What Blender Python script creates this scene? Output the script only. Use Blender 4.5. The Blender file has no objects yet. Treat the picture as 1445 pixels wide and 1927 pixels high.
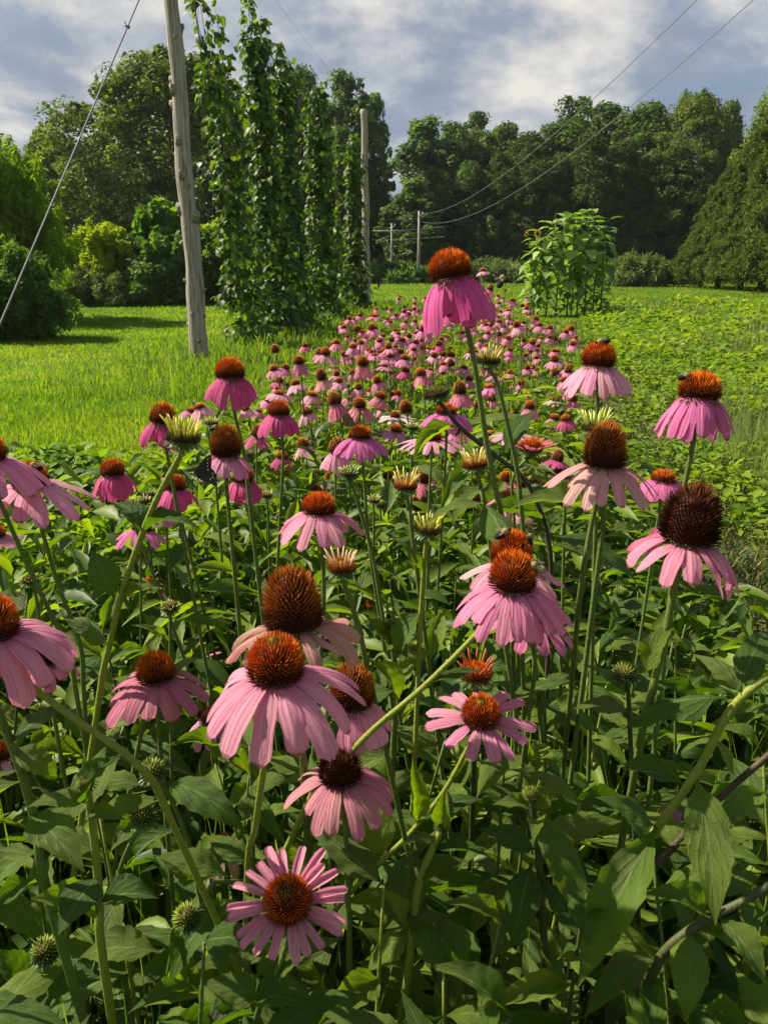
import bpy, math, random
import numpy as np
from mathutils import Vector, Matrix
R = math.radians
rng = random.Random(7)
nr = np.random.default_rng(7)
sc = bpy.context.scene
COL = sc.collection
# ------------------------------------------------------------------ camera geometry (photo pixels -> world)
F = 1456.0
PITCH = R(18)
CAM = Vector((0, 0, 1.22))
CP, SP = math.cos(PITCH), math.sin(PITCH)

def ray(px, py):
    x = (px - 722.5) / F
    y = -(py - 963.5) / F
    return Vector((x, CP + y * SP, -SP + y * CP))

def at_depth(px, py, d): return CAM + ray(px, py) * d
def at_Y(px, py, Y):
    r = ray(px, py)
    return CAM + r * (Y / r.y)
def on_ground(px, py):
    r = ray(px, py)
    return CAM + r * (-CAM.z / r.z)
def project(P):
    d = P - CAM
    z = d.y * CP - d.z * SP
    u = d.y * SP + d.z * CP
    return (722.5 + F * d.x / z, 963.5 - F * u / z, z)

# ------------------------------------------------------------------ mesh / object helpers
def mesh_np(name, V, Fc, mat=None, uv=None, tint=None, smooth=True):
    me = bpy.data.meshes.new(name)
    V = np.ascontiguousarray(np.asarray(V, np.float32).reshape(-1, 3))
    Fc = np.ascontiguousarray(np.asarray(Fc, np.int32))
    n, k = Fc.shape
    me.vertices.add(len(V)); me.vertices.foreach_set('co', V.ravel())
    me.loops.add(n * k); me.loops.foreach_set('vertex_index', Fc.ravel())
    me.polygons.add(n); me.polygons.foreach_set('loop_start', np.arange(0, n * k, k, dtype=np.int32))
    if uv is not None:
        l = me.uv_layers.new(name='UVMap')
        l.data.foreach_set('uv', np.ascontiguousarray(np.asarray(uv, np.float32)[Fc.ravel()]).ravel())
    if tint is not None:
        a = me.attributes.new('tint', 'FLOAT', 'POINT')
        a.data.foreach_set('value', np.ascontiguousarray(np.asarray(tint, np.float32)))
    me.polygons.foreach_set('use_smooth', np.full(n, smooth))
    me.update(calc_edges=True)
    if mat: me.materials.append(mat)
    return me

def link(name, me, parent=None, loc=None, mat4=None):
    o = bpy.data.objects.new(name, me)
    COL.objects.link(o)
    if parent is not None: o.parent = parent
    if mat4 is not None: o.matrix_basis = mat4
    if loc is not None: o.location = loc
    return o

def empty(name, loc):
    o = bpy.data.objects.new(name, None)
    o.empty_display_size = 0.05
    COL.objects.link(o); o.location = loc
    return o

def tag(o, label=None, cat=None, group=None, kind=None):
    if label: o['label'] = label
    if cat: o['category'] = cat
    if group: o['group'] = group
    if kind: o['kind'] = kind
    return o

class MB:
    """collects vertices and polygons of mixed size"""
    def __init__(s): s.v = []; s.f = []; s.t = []; s.uv = []
    def add(s, vs, fs, t=0.0):
        b = len(s.v); s.v += [tuple(v) for v in vs]; s.f += [tuple(i + b for i in f) for f in fs]
        s.t += list(t) if hasattr(t, '__len__') else [t] * len(vs)
    def build(s, name, mat=None, smooth=True):
        me = bpy.data.meshes.new(name); me.from_pydata(s.v, [], s.f)
        a = me.attributes.new('tint', 'FLOAT', 'POINT'); a.data.foreach_set('value', np.array(s.t, np.float32))
        me.polygons.foreach_set('use_smooth', [smooth] * len(me.polygons))
        if mat: me.materials.append(mat)
        me.update()
        return me

def catmull(pts, n=6):
    pts = [Vector(p) for p in pts]
    if len(pts) < 3:
        return [pts[0].lerp(pts[1], i / n) for i in range(n + 1)]
    P = [pts[0] * 2 - pts[1]] + pts + [pts[-1] * 2 - pts[-2]]
    out = []
    for i in range(1, len(P) - 2):
        a, b, c, d = P[i - 1:i + 3]
        for k in range(n):
            t = k / n
            out.append(0.5 * ((2 * b) + (c - a) * t + (2 * a - 5 * b + 4 * c - d) * t * t + (3 * b - a - 3 * c + d) * t ** 3))
    out.append(pts[-1])
    return out

def tube(mb, pts, r, sides=8, t=0.0, jit=0.0):
    n = len(pts)
    rs = [r] * n if not hasattr(r, '__len__') else r
    if len(rs) == 2 and n != 2: rs = [rs[0] + (rs[1] - rs[0]) * i / (n - 1) for i in range(n)]
    vs = []; ref = None
    for i, p in enumerate(pts):
        p = Vector(p)
        d = (Vector(pts[min(i + 1, n - 1)]) - Vector(pts[max(i - 1, 0)]))
        d = d.normalized() if d.length > 1e-9 else Vector((0, 0, 1))
        if ref is None: ref = Vector((1, 0, 0)) if abs(d.x) < .8 else Vector((0, 1, 0))
        a = (ref - d * ref.dot(d)).normalized(); ref = a; b = d.cross(a)
        for k in range(sides):
            an = 2 * math.pi * k / sides
            rr = rs[i] * (1 + (rng.uniform(-jit, jit) if jit else 0))
            vs.append(p + (a * math.cos(an) + b * math.sin(an)) * rr)
    fs = [(i * sides + k, i * sides + (k + 1) % sides, (i + 1) * sides + (k + 1) % sides, (i + 1) * sides + k) for i in range(n - 1) for k in range(sides)]
    fs += [tuple(range(sides))[::-1], tuple((n - 1) * sides + k for k in range(sides))]
    mb.add(vs, fs, t)

def norm(a): return a / np.maximum(np.linalg.norm(a, axis=-1, keepdims=True), 1e-9)

def frames(d, up, length, width):
    d = norm(d); z = norm(up - d * (up * d).sum(1, keepdims=True)); y = np.cross(z, d)
    return d * length[:, None], y * width[:, None], z * length[:, None]

def scatter(tv, tf, pos, X, Y, Z):
    V = pos[:, None, :] + tv[None, :, 0:1] * X[:, None, :] + tv[None, :, 1:2] * Y[:, None, :] + tv[None, :, 2:3] * Z[:, None, :]
    n, k = len(pos), len(tv)
    Fc = tf[None, :, :] + (np.arange(n) * k)[:, None, None]
    return V.reshape(-1, 3), Fc.reshape(-1, tf.shape[1])

# leaf templates (x along the leaf, y half width, z up)
def lo_leaf(rows=(0, .3, .65, 1), wid=(.15, 1, .72, .03), droop=.18, fold=.22):
    v = []
    for s, w in zip(rows, wid):
        for u in (-1, 0, 1):
            v.append((s, u * w, abs(u) * fold * w * .35 - droop * s * s + droop * .5 * s))
    f = [(i * 3 + c, i * 3 + c + 1, i * 3 + c + 4, i * 3 + c + 3) for i in range(len(rows) - 1) for c in (0, 1)]
    return np.array(v, float), np.array(f)
LEAF_T = lo_leaf(rows=(0, .07, .2, .38, .6, .82, 1), wid=(.1, .16, .74, 1, .78, .36, .02), droop=.3, fold=.3)
NL = len(LEAF_T[0])
OVATE_T = lo_leaf(rows=(0, .16, .42, .75, 1), wid=(.14, .78, 1, .62, .04), droop=.18, fold=.35)
NO = len(OVATE_T[0])
RHOMB_T = (np.array([(0, 0, 0), (.45, 1, .1), (1, 0, 0), (.45, -1, .1)], float), np.array([(0, 1, 2, 3)]))

def blades(pos, h, w, lean_az, lean, tint):
    """grass blades, three triangles each"""
    n = len(pos)
    side = np.stack([-np.sin(lean_az + 1.0 * nr.normal(size=n)), np.cos(lean_az + 1.0 * nr.normal(size=n)), np.zeros(n)], 1)
    ld = np.stack([np.cos(lean_az), np.sin(lean_az), np.zeros(n)], 1)
    up = np.array([0, 0, 1.0])
    wv = side * (w * .5)[:, None]
    mid = pos + up * (h * .55)[:, None] + ld * (h * lean * .3)[:, None]
    tip = pos + up * (h * (1 - .3 * lean))[:, None] + ld * (h * lean)[:, None]
    V = np.stack([pos - wv, pos + wv, mid - wv * .8, mid + wv * .8, tip], 1).reshape(-1, 3)
    b = (np.arange(n) * 5)[:, None, None]
    Fc = (np.array([(0, 1, 3), (0, 3, 2), (2, 3, 4)])[None] + b).reshape(-1, 3)
    return V, Fc, np.repeat(tint, 5)

# ------------------------------------------------------------------ materials
def new_mat(name):
    m = bpy.data.materials.new(name); m.use_nodes = True
    nt = m.node_tree; nt.nodes.clear()
    return m, nt
def nd(nt, typ, **kw):
    n = nt.nodes.new(typ)
    for k, v in kw.items():
        if k == 'inp':
            for a, b in v.items(): n.inputs[a].default_value = b
        else: setattr(n, k, v)
    return n
def mth(nt, op, a, b=None, clamp=False):
    n = nt.nodes.new('ShaderNodeMath'); n.operation = op; n.use_clamp = clamp
    for i, x in enumerate((a, b)):
        if x is None: continue
        if isinstance(x, (int, float)): n.inputs[i].default_value = x
        else: nt.links.new(x, n.inputs[i])
    return n.outputs[0]
def mixc(nt, fac, a, b, blend='MIX'):
    n = nt.nodes.new('ShaderNodeMix'); n.data_type = 'RGBA'; n.blend_type = blend
    for s, x in ((0, fac), (6, a), (7, b)):
        if isinstance(x, (int, float)): n.inputs[s].default_value = x
        elif isinstance(x, tuple): n.inputs[s].default_value = (*x, 1) if len(x) == 3 else x
        else: nt.links.new(x, n.inputs[s])
    return n.outputs[2]
def ramp(nt, fac, stops):
    n = nt.nodes.new('ShaderNodeValToRGB'); e = n.color_ramp.elements
    while len(e) < len(stops): e.new(.5)
    for el, (p, c) in zip(e, stops): el.position = p; el.color = (*c, 1)
    nt.links.new(fac, n.inputs[0])
    return n.outputs[0]
def noise(nt, scale, detail=3, vec=None, rough=.55, dist=0):
    n = nd(nt, 'ShaderNodeTexNoise', inp={'Scale': scale, 'Detail': detail, 'Roughness': rough, 'Distortion': dist})
    if vec is not None: nt.links.new(vec, n.inputs['Vector'])
    return n.outputs['Fac']
def objpos(nt): return nd(nt, 'ShaderNodeTexCoord').outputs['Object']
def finish(nt, color, rough=.5, trans=0.0, tcol=None, bump=None, bstr=.3, bdist=.01, spec=.5, sheen=0):
    p = nd(nt, 'ShaderNodeBsdfPrincipled', inp={'Specular IOR Level': spec})
    if isinstance(rough, (int, float)): p.inputs['Roughness'].default_value = rough
    else: nt.links.new(rough, p.inputs['Roughness'])
    if isinstance(color, tuple): p.inputs['Base Color'].default_value = (*color, 1)
    else: nt.links.new(color, p.inputs['Base Color'])
    if sheen: p.inputs['Sheen Weight'].default_value = sheen
    nrm = None
    if bump is not None:
        b = nd(nt, 'ShaderNodeBump', inp={'Strength': bstr, 'Distance': bdist})
        nt.links.new(bump, b.inputs['Height']); nrm = b.outputs[0]; nt.links.new(nrm, p.inputs['Normal'])
    out = nd(nt, 'ShaderNodeOutputMaterial'); sh = p.outputs[0]
    if trans:
        t = nd(nt, 'ShaderNodeBsdfTranslucent')
        if tcol is None: nt.links.new(color, t.inputs[0])
        elif isinstance(tcol, tuple): t.inputs[0].default_value = (*tcol, 1)
        else: nt.links.new(tcol, t.inputs[0])
        if nrm: nt.links.new(nrm, t.inputs['Normal'])
        mx = nd(nt, 'ShaderNodeMixShader', inp={0: trans}); nt.links.new(sh, mx.inputs[1]); nt.links.new(t.outputs[0], mx.inputs[2]); sh = mx.outputs[0]
    nt.links.new(sh, out.inputs[0])

def tint_leaf(name, c0, c1, trans=.35, tmul=(1.6, 2.0, .7), rough=.5, spec=.4, patch=None):
    """foliage coloured by the per-leaf attribute tint"""
    m, nt = new_mat(name)
    a = nd(nt, 'ShaderNodeAttribute', attribute_name='tint').outputs['Fac']
    c = mixc(nt, a, c0, c1)
    if patch:
        c = mixc(nt, ramp(nt, noise(nt, patch[0], 3, objpos(nt)), [(.42, (0, 0, 0)), (.6, (1, 1, 1))]), c, mixc(nt, 1.0, c, patch[1], 'MULTIPLY'))
    t = mixc(nt, 1.0, c, tmul, 'MULTIPLY')
    finish(nt, c, rough, trans, t, spec=spec)
    return m

M = {}
M['lawn_blade'] = tint_leaf('lawn_grass', (.09, .165, .012), (.27, .34, .028), .5, (1.5, 1.55, .4), .65, .15, patch=(.9, (.62, .85, .8)))
M['tall_grass'] = tint_leaf('tall_grass', (.055, .125, .012), (.20, .26, .03), .45, (1.7, 1.8, .5), .6, .2)
M['straw'] = tint_leaf('path_grass', (.05, .10, .015), (.30, .25, .09), .3, (1.4, 1.4, .7), .6, .2)
M['weed'] = tint_leaf('weed_leaf', (.07, .14, .014), (.25, .33, .03), .42, (1.7, 1.9, .4), .6, .2, patch=(2.2, (.78, .86, .9)))
M['crop'] = tint_leaf('crop_leaf', (.095, .175, .014), (.28, .35, .026), .44, (1.6, 1.7, .4), .6, .2, patch=(1.1, (.74, .82, .9)))
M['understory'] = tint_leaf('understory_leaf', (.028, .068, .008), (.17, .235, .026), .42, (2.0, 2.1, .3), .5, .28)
M['oak'] = tint_leaf('broadleaf_crown', (.045, .085, .012), (.17, .22, .03), .3, (1.6, 1.7, .4), .65, .15)
M['oak_dark'] = tint_leaf('dark_broadleaf_crown', (.038, .08, .016), (.135, .195, .036), .26, (1.5, 1.7, .5), .65, .15)
M['poplar'] = tint_leaf('grey_green_crown', (.05, .10, .03), (.17, .24, .06), .28, (1.5, 1.7, .5), .6, .25)
M['cedar'] = tint_leaf('cedar_crown', (.05, .088, .015), (.14, .185, .03), .18, (1.4, 1.6, .5), .8, .1)
M['pine'] = tint_leaf('pine_crown', (.042, .075, .018), (.125, .165, .035), .15, (1.3, 1.6, .6), .8, .1)
M['willow'] = tint_leaf('willow_leaf', (.09, .155, .015), (.25, .34, .035), .5, (1.5, 1.6, .4), .6, .2)
M['yellow_shrub'] = tint_leaf('yellow_green_leaf', (.20, .28, .015), (.42, .48, .035), .5, (1.35, 1.4, .4), .6, .15)
M['shrub'] = tint_leaf('shrub_leaf', (.045, .095, .018), (.14, .22, .04), .3, (1.6, 1.8, .5), .6, .2)
M['bright_shrub'] = tint_leaf('sapling_leaf', (.065, .14, .018), (.17, .27, .03), .38, (1.4, 1.7, .5), .5, .25)
M['hop'] = tint_leaf('hop_leaf', (.019, .055, .009), (.145, .21, .024), .38, (1.9, 2.0, .3), .5, .3)
M['sun_leaf'] = tint_leaf('sunflower_leaf', (.08, .15, .025), (.30, .37, .10), .34, (1.3, 1.7, .4), .6, .3)
M['grey_weed'] = tint_leaf('grey_green_weed', (.08, .12, .035), (.21, .25, .08), .3, (1.4, 1.5, .6), .6, .3)

def mk():
    # coneflower leaf: midrib, side veins, puckered between the veins
    m, nt = new_mat('coneflower_leaf')
    uv = nd(nt, 'ShaderNodeUVMap').outputs[0]
    sx = nd(nt, 'ShaderNodeSeparateXYZ'); nt.links.new(uv, sx.inputs[0])
    au = mth(nt, 'ABSOLUTE', mth(nt, 'SUBTRACT', sx.outputs[0], .5))
    ph = mth(nt, 'SUBTRACT', mth(nt, 'ADD', mth(nt, 'MULTIPLY', sx.outputs[1], 5.0), mth(nt, 'MULTIPLY', noise(nt, 5, 2, uv), 1.1)), mth(nt, 'MULTIPLY', au, 5.0))
    sn = mth(nt, 'ABSOLUTE', mth(nt, 'SINE', mth(nt, 'MULTIPLY', ph, math.pi)))
    lat = mth(nt, 'LESS_THAN', sn, .11)
    mid = mth(nt, 'LESS_THAN', au, .022)
    vein = mth(nt, 'MAXIMUM', mid, mth(nt, 'MULTIPLY', lat, .55))
    rnd = nd(nt, 'ShaderNodeObjectInfo').outputs['Random']
    base = mixc(nt, rnd, (.034, .074, .007), (.150, .200, .021))
    blot = noise(nt, 14, 4, uv)
    base = mixc(nt, mth(nt, 'MULTIPLY', blot, .5), base, (.07, .14, .02))
    spots = ramp(nt, noise(nt, 38, 2, uv), [(.70, (0, 0, 0)), (.76, (1, 1, 1))])
    base = mixc(nt, mth(nt, 'MULTIPLY', spots, .35), base, (.13, .11, .035))
    col = mixc(nt, mth(nt, 'MULTIPLY', vein, .8), base, (.17, .24, .07))
    tc = mixc(nt, 1.0, base, (2.4, 2.5, .25), 'MULTIPLY')
    tc = mixc(nt, mth(nt, 'MULTIPLY', vein, .5), tc, (.06, .12, .01))
    hgt = mth(nt, 'ADD', mth(nt, 'MULTIPLY', mth(nt, 'POWER', sn, .5), .45), mth(nt, 'MULTIPLY', noise(nt, 60, 3, uv), .7))
    finish(nt, col, .46, .43, tc, hgt, .65, .0035, .28)
    M['leaf'] = m
    # stem
    m, nt = new_mat('coneflower_stem')
    oi = nd(nt, 'ShaderNodeObjectInfo')
    n1 = noise(nt, 260, 3, objpos(nt))
    c = mixc(nt, 1.0, mixc(nt, n1, (.55, .55, .55), (1.25, 1.2, 1.1)), oi.outputs['Color'], 'MULTIPLY')
    finish(nt, c, .55, .12, None, n1, .6, .002, .3)
    M['stem'] = m
    # ray petal
    m, nt = new_mat('petal')
    uv = nd(nt, 'ShaderNodeUVMap').outputs[0]
    sx = nd(nt, 'ShaderNodeSeparateXYZ'); nt.links.new(uv, sx.inputs[0])
    oi = nd(nt, 'ShaderNodeObjectInfo')
    mp = nd(nt, 'ShaderNodeMapping', inp={'Scale': (22, 1.6, 1)}); nt.links.new(uv, mp.inputs[0])
    ad = nd(nt, 'ShaderNodeVectorMath', operation='ADD'); nt.links.new(mp.outputs[0], ad.inputs[0]); nt.links.new(oi.outputs['Random'], ad.inputs[1])
    st = noise(nt, 1.0, 3, ad.outputs[0])
    c = mixc(nt, 1.0, ramp(nt, st, [(.3, (.70, .56, .66)), (.52, (.98, .96, .97)), (.7, (1.0, 1.0, 1.0))]), oi.outputs['Color'], 'MULTIPLY')
    # pale tip, deeper throat
    c = mixc(nt, ramp(nt, sx.outputs[1], [(.0, (.45, .45, .45)), (.25, (0, 0, 0)), (1, (0, 0, 0))]), c, mixc(nt, 1.0, c, (.9, .55, .75), 'MULTIPLY'))
    c = mixc(nt, ramp(nt, sx.outputs[1], [(.9, (0, 0, 0)), (1, (.35, .35, .35))]), c, (.55, .30, .30))
    tipb = mth(nt, 'MULTIPLY', mth(nt, 'GREATER_THAN', oi.outputs['Random'], .45), .75)
    c = mixc(nt, mth(nt, 'MULTIPLY', ramp(nt, mth(nt, 'ADD', sx.outputs[1], mth(nt, 'MULTIPLY', noise(nt, 9, 2, uv), .09)), [(.985, (0, 0, 0)), (1.0, (1, 1, 1))]), tipb), c, (.20, .08, .05))
    bl = ramp(nt, noise(nt, 7, 3, ad.outputs[0]), [(.735, (0, 0, 0)), (.76, (1, 1, 1))])
    c = mixc(nt, mth(nt, 'MULTIPLY', bl, .7), c, (.16, .06, .05))
    rid = mth(nt, 'SINE', mth(nt, 'MULTIPLY', sx.outputs[0], 6.283 * 4))
    hgt = mth(nt, 'ADD', mth(nt, 'MULTIPLY', rid, .2), mth(nt, 'MULTIPLY', st, 1.3))
    tc = mixc(nt, 1.0, c, (1.15, .85, 1.0), 'MULTIPLY')
    finish(nt, c, .7, .45, tc, hgt, .6, .0015, .12)
    M['petal'] = m
    # cones: tint = along each spine, uv.x = height on the cone
    def cone(name, low, top, crown, crown_at):
        m, nt = new_mat(name)
        a = nd(nt, 'ShaderNodeAttribute', attribute_name='tint').outputs['Fac']
        uv = nd(nt, 'ShaderNodeUVMap').outputs[0]
        sx = nd(nt, 'ShaderNodeSeparateXYZ'); nt.links.new(uv, sx.inputs[0])
        tipc = ramp(nt, sx.outputs[0], [(0, low), (.22, low), (.55, top), (crown_at, top), (min(1, crown_at + .08), crown)])  # lower spines darker: older spine colour, with shade painted into the ramp
        tipc = mixc(nt, sx.outputs[1], tipc, mixc(nt, 1.0, tipc, (.72, .62, .6), 'MULTIPLY'))
        c = mixc(nt, ramp(nt, a, [(.05, (0, 0, 0)), (.6, (1, 1, 1))]), (.06, .014, .006), tipc)
        finish(nt, c, .65, .28, spec=.2)
        M[name] = m
    cone('cone_young', (.20, .045, .012), (.95, .24, .012), (.46, .44, .05), .93)
    cone('cone_orange', (.20, .04, .012), (.95, .26, .012), (.95, .28, .015), .9)
    cone('cone_old', (.14, .05, .014), (.68, .24, .03), (.68, .24, .03), .9)
    cone('cone_dark', (.035, .012, .008), (.12, .035, .012), (.22, .08, .02), .85)
    cone('cone_green', (.05, .09, .03), (.26, .30, .06), (.36, .40, .07), .8)
    cone('bud_green', (.06, .13, .025), (.22, .34, .05), (.32, .42, .05), .7)
    m, nt = new_mat('sepal'); finish(nt, mixc(nt, nd(nt, 'ShaderNodeObjectInfo').outputs['Random'], (.06, .12, .03), (.13, .21, .05)), .5, .25, (.14, .28, .03)); M['sepal'] = m
    m, nt = new_mat('bud_ray')
    a = nd(nt, 'ShaderNodeAttribute', attribute_name='tint').outputs['Fac']
    c = mixc(nt, 1.0, mixc(nt, a, (.55, .62, .25), (1, 1, 1)), nd(nt, 'ShaderNodeObjectInfo').outputs['Color'], 'MULTIPLY')
    finish(nt, c, .5, .3, None); M['bud_ray'] = m
    # bark and weathered wood
    m, nt = new_mat('weathered_wood')
    mp = nd(nt, 'ShaderNodeMapping', inp={'Scale': (18, 18, .55)}); nt.links.new(objpos(nt), mp.inputs[0])
    g = noise(nt, 2.2, 6, mp.outputs[0], .65)
    mp2 = nd(nt, 'ShaderNodeMapping', inp={'Scale': (3, 3, .7)}); nt.links.new(objpos(nt), mp2.inputs[0])
    g2 = noise(nt, 1.6, 3, mp2.outputs[0])
    c = ramp(nt, g, [(.36, (.06, .05, .04)), (.43, (.24, .21, .18)), (.56, (.36, .33, .28)), (.7, (.47, .43, .37))])
    c = mixc(nt, ramp(nt, g2, [(.4, (0, 0, 0)), (.62, (.3, .3, .3))]), c, (.36, .26, .17))
    finish(nt, c, .75, 0, None, g, .8, .02, .2); M['wood'] = m
    m, nt = new_mat('knot_wood')
    g = noise(nt, 40, 4, objpos(nt)); c = ramp(nt, g, [(.3, (.08, .06, .045)), (.6, (.34, .28, .22))])
    finish(nt, c, .8, 0, None, g, .6, .01, .2); M['knot'] = m
    m, nt = new_mat('tree_bark')
    mp = nd(nt, 'ShaderNodeMapping', inp={'Scale': (3, 3, .6)}); nt.links.new(objpos(nt), mp.inputs[0])
    g = noise(nt, 3, 6, mp.outputs[0], .65); c = ramp(nt, g, [(.3, (.035, .027, .02)), (.65, (.16, .125, .095))])
    finish(nt, c, .9, 0, None, g, 1, .05, .2); M['bark'] = m
    m, nt = new_mat('grey_pole'); g = noise(nt, 5, 5, objpos(nt)); finish(nt, ramp(nt, g, [(.3, (.16, .15, .13)), (.7, (.36, .34, .30))]), .8, 0, None, g, .4, .02); M['grey_pole'] = m
    for nm, c, ro, me in (('steel_wire', (.17, .17, .17), .7, 0), ('dark_cable', (.03, .03, .033), .6, 0), ('power_wire', (.19, .19, .2), .5, .3), ('twine', (.33, .27, .18), .9, 0)):
        m, nt = new_mat(nm); g = noise(nt, 80, 2, objpos(nt))
        cc = mixc(nt, g, tuple(x * .75 for x in c), tuple(min(1, x * 1.2) for x in c)); finish(nt, cc, ro)
        nt.nodes['Principled BSDF'].inputs['Metallic'].default_value = me; M[nm] = m
    # insects
    def fuzz(nm, c0, c1, ro=.7, sc_=900):
        m, nt = new_mat(nm); g = noise(nt, sc_, 3, objpos(nt)); finish(nt, mixc(nt, g, c0, c1), ro, 0, None, g, .9, .002, .3); M[nm] = m
    fuzz('bee_black', (.006, .006, .007), (.03, .026, .022))
    fuzz('bee_yellow', (.30, .22, .06), (.62, .52, .24))
    m, nt = new_mat('bee_wing'); g = noise(nt, 500, 2, objpos(nt)); finish(nt, mixc(nt, g, (.16, .13, .09), (.36, .31, .22)), .3, .6, (.42, .36, .26)); M['bee_wing'] = m
    m, nt = new_mat('butterfly_black'); g = noise(nt, 300, 3, objpos(nt)); finish(nt, mixc(nt, g, (.006, .006, .008), (.02, .018, .02)), .6, 0, None, g, .4, .001); M['bfly_black'] = m
    m, nt = new_mat('butterfly_spot'); g = noise(nt, 300, 3, objpos(nt)); finish(nt, mixc(nt, g, (.55, .5, .3), (.75, .7, .5)), .6); M['bfly_spot'] = m
    m, nt = new_mat('skipper_wing'); g = noise(nt, 260, 3, objpos(nt)); finish(nt, mixc(nt, g, (.14, .08, .035), (.36, .22, .09)), .65, .25); M['skipper'] = m
    m, nt = new_mat('sunflower_petal'); g = noise(nt, 60, 3, objpos(nt)); finish(nt, mixc(nt, g, (.75, .38, .01), (.85, .52, .02)), .5, .3); M['sun_petal'] = m
    m, nt = new_mat('sunflower_disc'); g = noise(nt, 90, 3, objpos(nt)); finish(nt, mixc(nt, g, (.015, .008, .005), (.07, .035, .015)), .8, 0, None, g, 1, .01); M['sun_disc'] = m
    # ground sheets
    m, nt = new_mat('grass_ground')
    p = objpos(nt); g = noise(nt, 1.3, 5, p); g2 = noise(nt, 22, 4, p)
    c = ramp(nt, g, [(.3, (.06, .11, .012)), (.7, (.12, .175, .02))])
    c = mixc(nt, ramp(nt, g2, [(.35, (.6, .6, .6)), (.6, (0, 0, 0))]), c, (.05, .075, .014))
    finish(nt, c, .9, 0, None, g2, .6, .05, .1); M['ground'] = m
    m, nt = new_mat('bed_soil')
    p = objpos(nt); g = noise(nt, 9, 6, p, .65); c = ramp(nt, g, [(.3, (.022, .016, .010)), (.7, (.085, .062, .04))])
    finish(nt, c, .95, 0, None, g, 1, .03, .1); M['soil'] = m
    m, nt = new_mat('trodden_path')
    p = objpos(nt); g = noise(nt, 5, 6, p, .65); g2 = noise(nt, 70, 4, p)
    c = ramp(nt, g, [(.35, (.07, .055, .038)), (.5, (.17, .13, .075)), (.65, (.09, .11, .03))])
    c = mixc(nt, mth(nt, 'MULTIPLY', g2, .5), c, (.2, .16, .09)); finish(nt, c, .95, 0, None, g2, .8, .02, .1); M['path'] = m
mk()
# ------------------------------------------------------------------ sun, sky, camera
SUN_EL, SUN_AZ = R(42), R(-70)          # azimuth measured from +Y, negative = to the left
S = Vector((math.cos(SUN_EL) * math.sin(SUN_AZ), math.cos(SUN_EL) * math.cos(SUN_AZ), math.sin(SUN_EL)))
sl = bpy.data.lights.new('sun', 'SUN'); sl.energy = 5.0; sl.angle = R(.5); sl.color = (1, .91, .75)
so = bpy.data.objects.new('sun', sl); COL.objects.link(so); so.rotation_euler = S.to_track_quat('Z', 'Y').to_euler(); so.location = (-20, 10, 20)

def world():
    w = bpy.data.worlds.new('World'); sc.world = w; w.use_nodes = True
    nt = w.node_tree; nt.nodes.clear()
    sky = nd(nt, 'ShaderNodeTexSky', sky_type='NISHITA'); sky.sun_disc = False
    sky.sun_elevation = SUN_EL; sky.sun_rotation = SUN_AZ; sky.air_density = 1.2; sky.dust_density = 1.5
    tc = nd(nt, 'ShaderNodeTexCoord').outputs['Generated']
    sx = nd(nt, 'ShaderNodeSeparateXYZ'); nt.links.new(tc, sx.inputs[0])
    z = mth(nt, 'ADD', mth(nt, 'MAXIMUM', sx.outputs[2], 0.0), .38)
    cx = nd(nt, 'ShaderNodeCombineXYZ')
    nt.links.new(mth(nt, 'DIVIDE', sx.outputs[0], z), cx.inputs[0])
    nt.links.new(mth(nt, 'DIVIDE', sx.outputs[1], z), cx.inputs[1])
    mp = nd(nt, 'ShaderNodeMapping', inp={'Location': CLOUD_OFF}); nt.links.new(cx.outputs[0], mp.inputs[0])
    n1 = noise(nt, 1.9, 10, mp.outputs[0], .58, .25)
    n2 = noise(nt, 4.2, 8, mp.outputs[0], .6, .15)
    cover = ramp(nt, n1, [(.34, (.15, .15, .15)), (.45, (.8, .8, .8)), (.54, (1, 1, 1))])
    shade = mth(nt, 'ADD', mth(nt, 'MULTIPLY', n1, .72), mth(nt, 'MULTIPLY', n2, .32))
    cl = ramp(nt, shade, [(.42, (2.1, 2.6, 3.6)), (.485, (3.0, 3.4, 4.2)), (.54, (5.0, 5.15, 5.4)), (.61, (7.6, 7.3, 6.8))])
    blue = mixc(nt, .45, sky.outputs[0], (1.7, 2.7, 4.6))
    cover = mth(nt, 'MULTIPLY', cover, ramp(nt, sx.outputs[2], [(.42, (1, 1, 1)), (.8, (.12, .12, .12))]))  # clouds overhead, out of view, thinned to darken the sky and cut ambient light
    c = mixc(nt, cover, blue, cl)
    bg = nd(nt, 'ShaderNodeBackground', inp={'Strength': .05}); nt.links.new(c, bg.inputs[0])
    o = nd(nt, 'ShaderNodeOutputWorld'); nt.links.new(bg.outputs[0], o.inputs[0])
CLOUD_OFF = (2.2, 11, 0)
world()
cd = bpy.data.cameras.new('camera'); co = bpy.data.objects.new('camera', cd); COL.objects.link(co); sc.camera = co
cd.sensor_fit = 'VERTICAL'; cd.sensor_height = 36; cd.sensor_width = 27; cd.lens = 36 * F / 1927
co.location = CAM; co.rotation_euler = (math.pi / 2 - PITCH, 0, 0); cd.clip_start = .02; cd.clip_end = 2000
cd.dof.use_dof = True; cd.dof.focus_distance = 1.5; cd.dof.aperture_fstop = 24
sc.view_settings.view_transform = 'Standard'; sc.view_settings.look = 'None'; sc.view_settings.exposure = 1.13; sc.view_settings.gamma = 1
sc.cycles.max_bounces = 8; sc.cycles.transparent_max_bounces = 8
sc.cycles.use_denoising = True

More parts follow.
